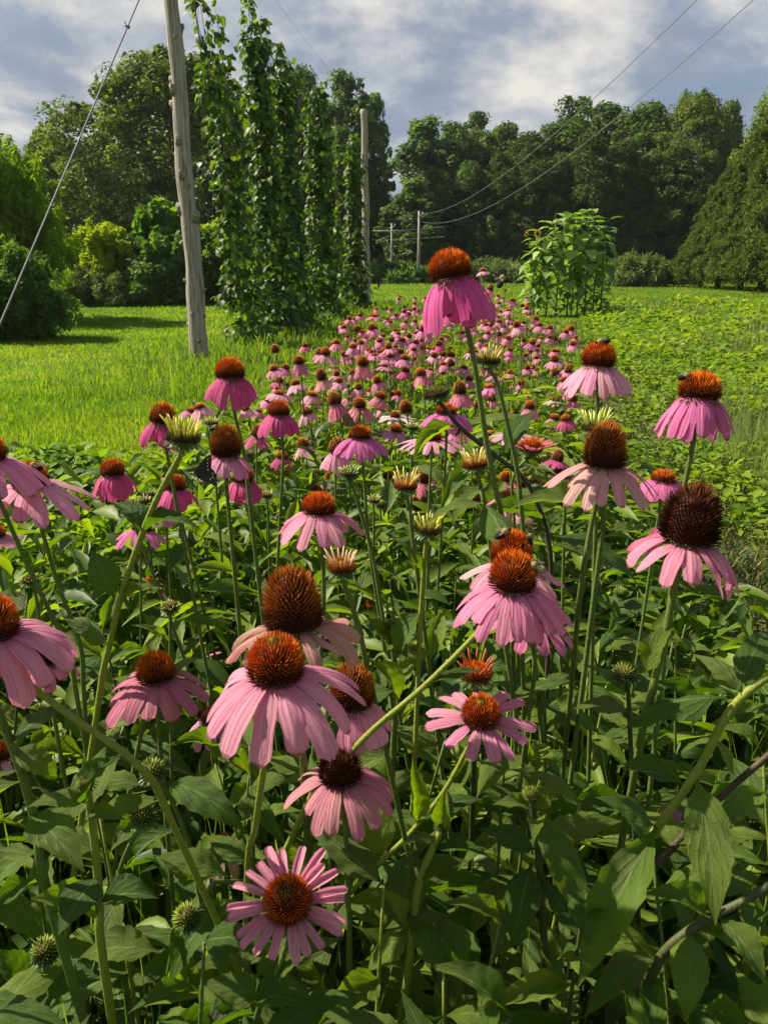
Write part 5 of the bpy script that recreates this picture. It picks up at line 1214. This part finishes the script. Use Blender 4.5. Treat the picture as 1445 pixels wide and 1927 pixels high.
for k in range(4000):
    if len(MIDS) - len(spec) >= 34: break
    Y = 1.3 * (3.7 / 1.3) ** rng.random(); x = float(bed_x(Y, rng.uniform(-.8, .95))); z = rng.uniform(.62, .90)
    px, py, dd = project(Vector((x, Y, z))); cw = .032 * F / dd
    if not (470 < px < 1070 and 650 < py < 950) or any(math.hypot(px - l[1], py - l[2]) < (l[3] + cw) * .5 for l in LIST): continue
    hr = rng.choice((.55, .65, .8, .95)); dr = rng.choice((40, 60, 72, 84)); col = rng.choice(('mid', 'mauve', 'light', 'rose', 'deep', 'none'))
    rr_ = rng.randint(10, 15)
    fl = flower(px, py, cw, hr, 'cone_old' if hr > .85 or col == 'none' else 'cone_orange', 0 if col == 'none' else rr_, 1.45, .4, dr * .4, dr, 'mid' if col == 'none' else col, (rng.uniform(-.3, .3), rng.uniform(-.25, .1)), None, nleaf=2, CW=.032)
    MIDS.append((fl[0], px, py, cw, hr, dr, col)); rng.seed(1000 + k)
# smaller blooms filling the back of the bed
FAR = []
for k in range(40):
    Y = rng.uniform(3.2, 8.3); x = float(bed_x(Y, rng.uniform(-.9, .95))); z = rng.uniform(.62, .93)
    px, py, d = project(Vector((x, Y, z)))
    if not (0 < px < 1445): continue
    f = flower(px, py, .033 * F / d, rng.choice((.55, .7, .85)), rng.choice(('cone_orange', 'cone_orange', 'cone_old')), 12, 1.4, .42, 34, rng.choice((50, 68, 80)), rng.choice(('mid', 'mauve', 'rose', 'light')), (rng.uniform(-.2, .2), rng.uniform(-.2, .1)), None, nleaf=0)
    FAR.append(f[0])

def drift(n):
    """the rest of the far blooms, past what one can count: one mesh"""
    VV = []; FF = []; UU = []; TT = []; MI = []; b0 = 0
    CV, CF, CT, CU = cone_geom(.7, 40, 'cone_orange', .2)
    pets = []
    for v in range(4):
        q = random.Random(v); PV = []; PF = []; PU = []; b = 0
        for k in range(12):
            g = petal_geom(1.15 * q.uniform(.85, 1.1), .42, 30 + q.uniform(-10, 10), (52, 66, 76, 84)[v] + q.uniform(-10, 10), n=4, k=3)
            an = 6.283 * k / 12 + q.uniform(-.1, .1); ca, sa = math.cos(an), math.sin(an); p = g[0]
            PV.append(np.stack([p[:, 0] * ca - p[:, 1] * sa, p[:, 0] * sa + p[:, 1] * ca, p[:, 2]], 1)); PF.append(g[1] + b); PU.append(g[2]); b += len(p)
        pf = np.concatenate(PF); pets.append((np.concatenate(PV), np.concatenate([pf[:, [0, 1, 2]], pf[:, [0, 2, 3]]]), np.concatenate(PU)))
    for i in range(n):
        Y = 3.6 * (8.8 / 3.6) ** rng.random(); x = float(bed_x(Y, rng.uniform(-.95, 1))); z = rng.uniform(.6, .9); s = rng.uniform(.024, .034)
        A = np.array(axis_matrix((rng.uniform(-.25, .25), rng.uniform(-.25, .15)), rng.uniform(0, 6.28))[0])
        P = pets[rng.randrange(4)]
        for k, (v_, f_, u_, t_) in enumerate(((CV, CF, CU, CT), (P[0], P[1], P[2], np.zeros(len(P[0]))))):
            VV.append((v_ * s) @ A.T + np.array([x, Y, z])); FF.append(f_ + b0); UU.append(u_); TT.append(t_); MI.append(np.full(len(f_), k, np.int32)); b0 += len(v_)
    me = mesh_np('far_blooms', np.concatenate(VV), np.concatenate(FF), M['cone_orange'], uv=np.concatenate(UU), tint=np.concatenate(TT))
    me.materials.append(M['petal']); me.polygons.foreach_set('material_index', np.concatenate(MI))
    o = link('far_blooms', me); o['kind'] = 'stuff'; o.color = (.74, .29, .46, 1)
    tag(o, 'uncounted tiny pink coneflowers crowding the back of the bed', 'flowers')
drift(130)
# ------------------------------------------------------------------ leafy shoots of the same plants, filling the front of the bed
def shoot(x, y, h, lean, n, protos=[]):
    root = empty('coneflower_shoot', (x, y, 0))
    top = Vector((lean[0], lean[1], h)); mid_ = Vector((lean[0] * .3, lean[1] * .3, h * .55))
    P = catmull([Vector((0, 0, 0)), mid_, top], 7)
    a = rng.uniform(0, 6.28); keep = 0; cnt_l = 0
    for k in range(n):
        t = .28 + .72 * (k + rng.uniform(0, .6)) / n; t = min(t, 1)
        ib = min(len(P) - 1, int(t * (len(P) - 1))); b = P[ib]
        a += 2.4 + rng.uniform(-.4, .4)
        L = rng.uniform(.085, .15) * (1.05 - .5 * max(0, t - .55) / .45)
        e = rng.uniform(-.55, .45) + .4 * (t > .9)
        tip = b + Vector((math.cos(a) * math.cos(e), math.sin(a) * math.cos(e), math.sin(e))) * L
        q = project(Vector(root.location) + tip)
        if q[1] < (1290 if y < .45 else 1190 if y < .8 else 1040) + (120 if q[0] > 1200 else 0): continue
        dd = (Vector(root.location) + tip - CAM).length
        if dd < .36: continue
        keep = max(keep, ib); cnt_l += 1
        add_leaf(root, root.location + b, root.location + tip, L * rng.uniform(.115, .19), rng.uniform(-.45, .45))
    if cnt_l < 4 or keep < 3:
        for ch in list(root.children): bpy.data.objects.remove(ch)
        bpy.data.objects.remove(root); return None
    P = P[:keep + 1]
    mb = MB(); tube(mb, P, [.0040 - .0026 * i / (len(P) - 1) for i in range(len(P))], 7)
    o = link('stem', mb.build('shoot_stem', M['stem']), root); o.color = (*STEMC[rng.choice('ggdy')], 1)
    tag(root, 'leafy green coneflower shoot without a bloom in the crowded front of the bed', 'plant', 'leafy shoots in the front of the bed')
    return root
cnt = 0; tries = 0; spots = []
while cnt < 195 and tries < 4000:
    tries += 1
    y = .16 + 2.1 * rng.random() ** 1.25; x = float(bed_x(y, rng.uniform(-1, 1)))
    if abs(x) > .56 * y + .38: continue
    if any((x - a) ** 2 + (y - b) ** 2 < .066 ** 2 for a, b in spots): continue
    hmax = float(np.interp(y, [.15, .3, .5, .8, 1.3, 2.3], [.50, .63, .77, .82, .78, .72]))
    spots.append((x, y)); cnt += 1
    shoot(x, y, hmax * rng.uniform(.72, 1.02), (rng.uniform(-.1, .1), rng.uniform(-.06, .1)), rng.randint(11, 16))

for k in range(66):
    y = rng.uniform(.2, .5); x = rng.choice((-1, 1, -1, .6)) * rng.uniform(.02, .40) + rng.uniform(-.05, .05)
    shoot(x, y, float(np.interp(y, [.2, .5], [.56, .77])) * rng.uniform(.8, 1.04), (rng.uniform(-.07, .07), rng.uniform(-.03, .08)), rng.randint(11, 15))
def big_shoot(label, Y, pts, col, leaves, r=.0037):
    W = [at_Y(p[0], p[1], Y + (p[2] if len(p) > 2 else 0)) for p in pts]
    foot = foot_of(W[-2], W[-1]) + Vector((0, .1, 0))
    root = empty('coneflower_shoot', foot); tag(root, label, 'plant', 'leafy shoots in the front of the bed')
    P = catmull(W + [W[-1].lerp(foot, .5), foot], 6)
    mb = MB(); tube(mb, [p - foot for p in P], [r * .8 + r * .4 * i / len(P) for i in range(len(P))], 9)
    o = link('stem', mb.build('shoot_stem', M['stem']), root); o.color = (*STEMC[col], 1)
    for lf in leaves: hand_leaf(root, Y, *lf)
    if 0 < pts[0][0] < 1440:
        top = W[0]; ax = (W[0] - W[1]).normalized()
        A, ax2 = axis_matrix((ax.x / max(.3, ax.z), ax.y / max(.3, ax.z)))
        o = link('bud', bud_mesh('bud_green', 120, .75), root, mat4=Matrix.Translation(top - foot) @ (A @ Matrix.Diagonal((.015,) * 3)).to_4x4())
        for k in range(3):
            an = rng.uniform(0, 2) + 2.1 * k; q = rng.uniform(.035, .06); b_ = top - ax * .012 * k
            add_leaf(root, b_, b_ + Vector((math.cos(an) * q, math.sin(an) * q, q * .25)), q * .2, rng.uniform(-.3, .3))
big_shoot('yellowish slanting stalk with broad hanging leaves at the right edge', .52, [(1470, 1255), (1378, 1330), (1312, 1450), (1235, 1560), (1180, 1650, .03)], 'y',
          [(1362, 1312, 1165, 1366, 72, 0, .04), (1310, 1462, 1346, 1742, 84, 0, -.08), (1385, 1300, 1440, 1185, 58, 0, .06), (1290, 1480, 1160, 1440, 60, 0, .04), (1240, 1550, 1085, 1860, 84, 0, -.06), (1230, 1555, 1120, 1500, 60), (1400, 1310, 1300, 1230, 60, .02, .06)])
big_shoot('dark purple brown slanting stalk at the lower right edge', .60, [(1470, 1400), (1355, 1500), (1270, 1590), (1195, 1680), (1150, 1790, .03)], 'p', [(1350, 1500, 1440, 1560, 60), (1270, 1590, 1400, 1640, 60, 0, -.05), (1380, 1470, 1330, 1380, 50)])
big_shoot('brown stalk with pale fuzzy tip low at the lower right', .48, [(1450, 1665), (1390, 1700), (1320, 1735), (1250, 1790), (1210, 1860, .02)], 'd', [(1350, 1725, 1440, 1850, 64, 0, -.04), (1300, 1750, 1290, 1925, 70, 0, -.05), (1330, 1735, 1210, 1680, 60)])
big_shoot('upright stalk with two long hanging dark leaves right of centre', .56, [(1000, 1500), (1012, 1600), (1020, 1720), (1025, 1850)], 'd', [(1002, 1520, 1112, 1760, 70, 0, -.06), (1000, 1625, 962, 1785, 66, 0, -.04), (1000, 1520, 1060, 1470, 40), (1012, 1580, 1170, 1545, 60), (1008, 1600, 900, 1560, 56)])
big_shoot('slim stalks with a bright leaf in the lower middle', .55, [(830, 1560), (790, 1660), (775, 1760), (765, 1850)], 'y', [(785, 1752, 708, 1668, 44), (830, 1720, 872, 1842, 54, 0, -.03), (790, 1660, 880, 1620, 50), (775, 1760, 690, 1830, 60), (830, 1560, 840, 1480, 36)])
big_shoot('upright yellowish stalk at lower left holding several broad leaves', .50, [(165, 1480), (180, 1600), (188, 1700), (195, 1810)], 'y', [(180, 1600, 60, 1580, 70), (184, 1650, 110, 1760, 74, 0, -.05), (188, 1700, 300, 1690, 66), (170, 1520, 240, 1420, 56), (188, 1720, 60, 1690, 80, 0, -.03)])
big_shoot('leafy stalk crossing the shade at the far left edge', .50, [(-20, 1300), (30, 1420), (70, 1560), (95, 1700)], 'g', [(20, 1400, 130, 1330, 60), (40, 1470, -30, 1560, 70), (60, 1530, 160, 1640, 80, 0, -.04), (75, 1600, -10, 1680, 80), (20, 1410, 110, 1460, 60)])
big_shoot('forked stalk with pale upright leaves left of the rust red bud', .75, [(735, 1180), (745, 1290), (740, 1400), (735, 1520)], 'g', [(740, 1230, 690, 1160, 46), (745, 1290, 820, 1220, 56), (744, 1300, 650, 1350, 60), (742, 1380, 830, 1400, 56), (740, 1420, 660, 1480, 56)])
big_shoot('leafy stalk under the wide bee visited coneflower', .85, [(1020, 1290), (1025, 1400), (1022, 1500), (1015, 1620)], 'g', [(1020, 1330, 1135, 1382, 52), (1022, 1380, 1100, 1300, 56), (1020, 1340, 930, 1280, 46), (1022, 1440, 920, 1480, 56), (1020, 1460, 1110, 1480, 60)])

# ------------------------------------------------------------------ sunflowers
def heart_leaf():
    V = []; UV = []
    rows = [0, .08, .25, .5, .75, 1]; ws = [.05, .75, 1, .8, .42, .02]
    for s, w in zip(rows, ws):
        for u in (-1, -.5, 0, .5, 1): V.append((s - .06 * abs(u) * (s < .2), u * w, abs(u) * w * .1 - .3 * s * s + .1 * s)); UV.append((u * .5 + .5, s))
    Fc = [(i * 5 + c, i * 5 + c + 1, (i + 1) * 5 + c + 1, (i + 1) * 5 + c) for i in range(5) for c in range(4)]
    return mesh_np('sunflower_leaf', V, Fc, M['sun_leaf'], uv=UV, tint=np.full(len(V), TV))
SUN_LEAVES = []
for TV in (.1, .4, .75, 1.0): SUN_LEAVES.append(heart_leaf())
def sunflower(px, Y, h, label, head=None, n=17, bare=.06):
    x = (px - 722.5) / F * (Y * CP + .3)
    r = empty('sunflower', (x, Y, 0)); tag(r, label, 'sunflower', 'sunflowers in the clump')
    lx, ly = rng.uniform(-.1, .1), rng.uniform(-.1, .1)
    P = [Vector((lx * (i / 8) ** 2, ly * (i / 8) ** 2, h * i / 8)) for i in range(9)]
    mb = MB(); tube(mb, P, [.022, .02, .019, .018, .017, .015, .013, .011, .008], 7); o = link('stem', mb.build('sunflower_stem', M['stem']), r); o.color = (*STEMC['g'], 1)
    a = rng.uniform(0, 6)
    for k in range(n):
        t = bare + (1 - bare) * k / (n - 1); b = Vector((lx * t * t, ly * t * t, h * t)); a += 2.4 + rng.uniform(-.3, .3)
        L = rng.uniform(.24, .37) * (1 - .35 * max(0, t - .6)) * (.5 + .5 * min(1, t / .55)); e = rng.uniform(-.9, -.1) if t < .85 else rng.uniform(-.2, .5)
        pet = rng.uniform(.10, .2); b2 = b + Vector((math.cos(a) * pet, math.sin(a) * pet, pet * .5))
        d = Vector((math.cos(a) * math.cos(e), math.sin(a) * math.cos(e), math.sin(e)))
        z = (Vector((0, 0, 1)) - d * d.z).normalized(); y = z.cross(d)
        Mx = Matrix(((d.x * L, y.x * L * .46, z.x * L, 0), (d.y * L, y.y * L * .42, z.y * L, 0), (d.z * L, y.z * L * .42, z.z * L, 0), (0, 0, 0, 1))); Mx.translation = b2
        lf = link('leaf', rng.choice(SUN_LEAVES), r, mat4=Mx)
        mb = MB(); tube(mb, [b - b2, Vector((0, 0, 0))], .006, 5); sk = link('leaf_stalk', mb.build('leaf_stalk', M['stem'])); sk.parent = lf; sk.matrix_parent_inverse = Mx.inverted(); sk.location = b2; sk.color = (*STEMC['g'], 1)
    if head:
        dep = Y * CP; c = at_Y(head[0], head[1], Y - .12) - Vector((x, Y, 0)); R_ = head[2]
        ax = Vector((head[3], -1, .15)).normalized(); s1 = ax.cross(Vector((0, 0, 1))).normalized(); s2 = s1.cross(ax)
        mb = MB(); tube(mb, [c - ax * .03, c + ax * .01, c + ax * .022], [R_ * .35, R_ * .5, R_ * .3], 16)
        hd = link('flower_head', mb.build('sunflower_disc', M['sun_disc']), r)
        mb = MB()
        for k in range(20):
            an = 6.283 * k / 20; d = s1 * math.cos(an) + s2 * math.sin(an); w = (s2 * math.cos(an) - s1 * math.sin(an)) * R_ * .13
            b = c + d * R_ * .45; m_ = c + d * R_ * .75 + ax * .012; e = c + d * R_ * rng.uniform(.95, 1.1) - ax * .01
            mb.add([b - w * .6, b + w * .6, m_ + w, m_ - w, e], [(0, 1, 2, 3), (3, 2, 4)])
        link('petal_ring', mb.build('sunflower_petals', M['sun_petal']), hd)
        mb = MB(); tube(mb, [P[-1], P[-1].lerp(c, .6) + Vector((0, 0, .05)), c - ax * .02], .009, 6); o = link('neck', mb.build('sunflower_neck', M['stem']), r); o.color = (*STEMC['g'], 1)
hh = lambda py, Y: at_Y(1050, py, Y).z
sunflower(1012, 18.2, hh(438, 18.2), 'sunflower with an open yellow bloom facing the field, left in the clump', (1011, 440, .085, .1), 30)
sunflower(998, 18.3, hh(452, 18.3), 'leftmost sunflower with a small half open yellow bloom', (990, 441, .05, -.5), 28)
sunflower(1028, 18.0, hh(420, 18.0), 'sunflower without bloom just right of the open yellow one', None, 32)
sunflower(1004, 18.6, hh(470, 18.6), 'short sunflower with a tiny yellow bloom low at the left of the clump', (1005, 462, .045, 0), 28)
sunflower(1046, 18.6, hh(412, 18.6), 'bloomless sunflower in the middle of the clump', None, 32)
sunflower(1067, 18.1, hh(410, 18.1), 'bloomless sunflower left of the tallest one in the clump', None, 32)
sunflower(1086, 18.4, hh(402, 18.4), 'tallest sunflower of the clump with a dense leafy top', None, 34)
sunflower(1100, 18.0, hh(404, 18.0), 'tall leafy sunflower right of the tallest one', None, 34)
sunflower(1115, 18.5, hh(415, 18.5), 'sunflower with wide leaves near the right side of the clump', None, 32)
sunflower(1130, 18.2, hh(432, 18.2), 'rightmost sunflower of the clump, low leaves hanging out', None, 32, .06)
sunflower(1075, 18.8, hh(430, 18.8), 'shaded bloomless sunflower at the back of the clump', None, 30)

# ------------------------------------------------------------------ bees and butterflies
def ball(mb, c, r, ax=Vector((1, 0, 0)), n=10, jit=0):
    """ellipsoid: r = (along ax, across)"""
    c = Vector(c); ax = Vector(ax).normalized(); s = ax.orthogonal().normalized(); u = ax.cross(s); vs = []
    for i in range(n + 1):
        ph = -math.pi / 2 + math.pi * i / n
        for k in range(n): a = 6.283 * k / n; rr = 1 + rng.uniform(-jit, jit); vs.append(c + ax * (r[0] * math.sin(ph)) * rr + (s * math.cos(a) + u * math.sin(a)) * (r[1] * max(.02, math.cos(ph))) * rr)
    mb.add(vs, [(i * n + k, i * n + (k + 1) % n, (i + 1) * n + (k + 1) % n, (i + 1) * n + k) for i in range(n) for k in range(n)])
def bee(P, fwd, up, size, label, wings_up=False, pale=False):
    f = Vector(fwd).normalized(); u = (Vector(up) - f * f.dot(Vector(up))).normalized(); s = u.cross(f)
    Mx = Matrix(((f.x, s.x, u.x, P.x), (f.y, s.y, u.y, P.y), (f.z, s.z, u.z, P.z), (0, 0, 0, 1)))
    r = bpy.data.objects.new('bumblebee', None); COL.objects.link(r); r.matrix_basis = Mx @ Matrix.Scale(size, 4); tag(r, label, 'bee', 'bumblebees visiting the coneflowers')
    mb = MB(); ball(mb, (-.24, 0, -.02), (.30, .19), (1, 0, -.25), 12, .03); link('abdomen', mb.build('bee_abdomen', M['bee_yellow'] if pale else M['bee_black']), r)
    mb = MB(); ball(mb, (.12, 0, .04), (.18, .19), (1, 0, 0), 12, .05); link('thorax', mb.build('bee_thorax', M['bee_yellow']), r)
    mb = MB(); ball(mb, (.33, 0, -.02), (.10, .11), (1, 0, 0), 9); 
    for q in (-1, 1): tube(mb, [(.39, .05 * q, .04), (.48, .09 * q, .08), (.55, .12 * q, .03)], .012, 5)
    link('head', mb.build('bee_head', M['bee_black']), r)
    for q in (-1, 1):
        mb = MB()
        b = Vector((.10, .10 * q, .18)); d = Vector((-.75, .35 * q, .55 if wings_up else .12)).normalized(); w = d.cross(Vector((0, 0, 1))).normalized()
        for L, wd, off in ((.42, .085, 0), (.28, .06, -.07)):
            o_ = b + Vector((off, 0, -.01)); pts = [o_, o_ + d * L * .45 + w * wd, o_ + d * L * .9 + w * wd * .7, o_ + d * L, o_ + d * L * .8 - w * wd * .7, o_ + d * L * .4 - w * wd * .6]
            mb.add(pts, [(0, 1, 2, 3, 4, 5)])
        link('wing', mb.build('bee_wing', M['bee_wing']), r)
        for k, x0 in enumerate((.2, .1, -.02)):
            mb = MB(); tube(mb, [(x0, .1 * q, -.08), (x0 + .06 - .09 * k, .25 * q, -.10), (x0 + .05 - .14 * k, .30 * q, -.26)], [.028, .022, .012], 5); link('leg', mb.build('bee_leg', M['bee_black']), r)
def on_cone(fl, dx, dy, dz):
    """a point on the cone of a flower, in cone widths"""
    root, P, head, ax, CW = fl; return P + Vector((dx, dy, dz)) * CW
bee(at_depth(944, 527, .70), (-.35, -.3, .55) and (.35, .2, .75), (-.3, -.6, .5), .0155, 'flying bee with raised pale wing in front of the dark wood', True)
bee(on_cone(N11, .02, -.12, .42), (-1, -.1, -.1), (0, -.15, 1), .018, 'black bee on top of the pale pink coneflower cone')
bee(on_cone(N12, -.46, -.1, .26), (1, .2, .25), (-.5, -.2, 1), .014, 'pale headed bee at the left shoulder of the right hand orange cone')
bee(at_depth(1321, 800, N12[1].y * CP + .03), (0, -.15, 1), (0, -1, 0), .0165, 'bee climbing the hanging petals of the right hand coneflower')
bee(on_cone(N6, .46, -.22, .20), (-.9, .1, .45), (.4, -.5, .8), .0175, 'pale yellow bee on the right side of the wide orange cone', pale=True)
bee(on_cone(N7, -.25, -.12, .46), (.8, .1, .5), (-.3, -.3, 1), .0175, 'dark bee on the upper left of the cone behind')
bee(on_cone(N7, .42, -.12, .36), (-.1, -.1, 1), (.8, -.4, .3), .0165, 'dark bee with pale thorax on the upper right of the cone behind')
bee(on_cone(N23, .28, -.15, .30), (-1, 0, .35), (.2, -.4, 1), .0165, 'dark bee on the cone at the left edge')
bee(on_cone(N15, -.34, -.1, .5), (1, 0, .5), (-.5, -.3, 1), .0125, 'small dark bee near the tip of the tall brown cone')

def wing_mesh(name, outline, mat, thick=.006, spots=()):
    mb = MB(); n = len(outline)
    vs = [(x, -thick, z) for x, z in outline] + [(x, thick, z) for x, z in outline]
    mb.add(vs, [tuple(range(n)), tuple(range(2 * n - 1, n - 1, -1))] + [(i, n + i, n + (i + 1) % n, (i + 1) % n) for i in range(n)])
    return mb.build(name, mat, False)
def butterfly(P, size, label, outline, mat, yaw, spots, tilt=0, body=M['bfly_black'], spread=.12):
    r = bpy.data.objects.new('butterfly', None); COL.objects.link(r)
    r.matrix_basis = Matrix.Translation(P) @ Matrix.Rotation(R(yaw), 4, 'Z') @ Matrix.Rotation(R(tilt), 4, 'Y') @ Matrix.Scale(size, 4); tag(r, label, 'butterfly')
    for q in (-1, 1):
        w = link('wing', wing_mesh('butterfly_wing', outline, mat), r); w.rotation_euler = (spread * q, 0, 0)
        for (sx_, sz_, sr) in spots:
            mb = MB(); mb.add([(sx_ + sr * math.cos(k), -.012, sz_ + sr * 1.3 * math.sin(k)) for k in np.linspace(0, 6.28, 9)[:-1]] , [tuple(range(8))]); mb.add([(sx_ + sr * math.cos(k), .012, sz_ + sr * 1.3 * math.sin(k)) for k in np.linspace(6.28, 0, 9)[:-1]], [tuple(range(8))])
            s_ = link('wing_spot', mb.build('wing_spot', M['bfly_spot'], False), w)
    mb = MB(); tube(mb, [(-.38, 0, -.05), (-.1, 0, -.03), (.15, 0, 0), (.28, 0, .02)], [.02, .05, .06, .045], 8); link('body', mb.build('butterfly_body', body), r)
    mb = MB()
    for q in (-1, 1): tube(mb, [(.3, .02 * q, .04), (.5, .1 * q, .2)], .01, 5)
    link('antennae', mb.build('butterfly_antennae', body), r)
SWALLOW = [(.1, 0), (-.10, .35), (-.38, .78), (-.55, 1.0), (-.68, .98), (-.70, .7), (-.72, .42), (-.86, .34), (-.98, .16), (-.95, -.08), (-1.02, -.3), (-.90, -.34), (-.78, -.2), (-.6, -.26), (-.35, -.2), (-.1, -.1)]
butterfly(at_depth(367, 893, N15[1].y * CP + .03), .026, 'black swallowtail with rows of pale wing spots left of the mauve coneflower', SWALLOW, M['bfly_black'], 168, [(-.6, .85, .03), (-.6, .68, .03), (-.6, .52, .03), (-.62, .36, .03), (-.84, .22, .035), (-.84, .04, .035), (-.74, -.06, .03)], -8)
SKIP = [(.2, 0), (.0, .42), (-.25, .72), (-.62, .66), (-.6, .3), (-.55, .02), (-.3, -.06)]
butterfly(on_cone(N22, -.34, -.05, .34), .026, 'brown skipper butterfly perched on the purple pink coneflower', SKIP, M['skipper'], 8, [], 0, M['skipper'])

# ------------------------------------------------------------------ labels for the mid and far blooms
LANDMARKS = [(845, 540, 'the tallest coneflower'), (433, 715, 'the bloom by the pole'), (525, 790, 'the bell shaped bloom'), (678, 835, 'the skipper visited bloom'), (820, 735, 'the bald green cone'), (920, 670, 'the tall stalk bud'), (744, 780, 'the flat whitish bloom'), (1127, 700, 'the black bee bloom'), (655, 600, 'the last hop vine'), (1065, 560, 'the sunflowers'), (346, 808, 'the big cream bud'), (1140, 880, 'the faded peach bloom'), (600, 965, 'the spread pink bloom'), (763, 904, 'the cream quilled bud'), (893, 862, 'the crossed cream bud'), (1000, 838, 'the red quilled bloom')]
TONE = {'mid': 'pink', 'mauve': 'mauve', 'rose': 'rose', 'light': 'pale pink', 'deep': 'magenta', 'peach': 'peach', 'white': 'whitish'}
def where(dx, dy):
    a = math.degrees(math.atan2(-dy, dx)) % 360
    return ('right of', 'up right of', 'above', 'up left of', 'left of', 'down left of', 'below', 'down right of')[int((a + 22.5) // 45) % 8]
used = {o.get('label') for o in COL.objects if o.get('label')}
for root, px, py, cw, hr, dr, col in sorted(MIDS, key=lambda m: -m[3]):
    look = 'bare brown cone without petals' if col == 'none' else '%s%s coneflower with %s petals' % ('tall coned ' if hr > .82 else 'flat coned ' if hr < .48 else '', TONE[col], 'hanging' if dr > 70 else 'sloping' if dr > 48 else 'spread')
    if cw < 11.5:
        root['label'] = 'tiny far coneflower in the crowded back of the bed'; root['group'] = 'far coneflowers at the back of the bed'
        continue
    L_ = sorted(LANDMARKS, key=lambda l: math.hypot(l[0] - px, l[1] - py))
    done = False
    for l in L_:
        d = math.hypot(l[0] - px, l[1] - py); w = ('close ' if d < 60 else 'far ' if d > 130 else '') + where(px - l[0], py - l[1])
        lab = '%s %s %s' % (look, w, l[2])
        if lab not in used: done = True; break
    if not done: print('DUP', lab)
    used.add(lab); root['label'] = lab
for root in FAR:
    root['label'] = 'tiny far coneflower in the crowded back of the bed'; root['group'] = 'far coneflowers at the back of the bed'
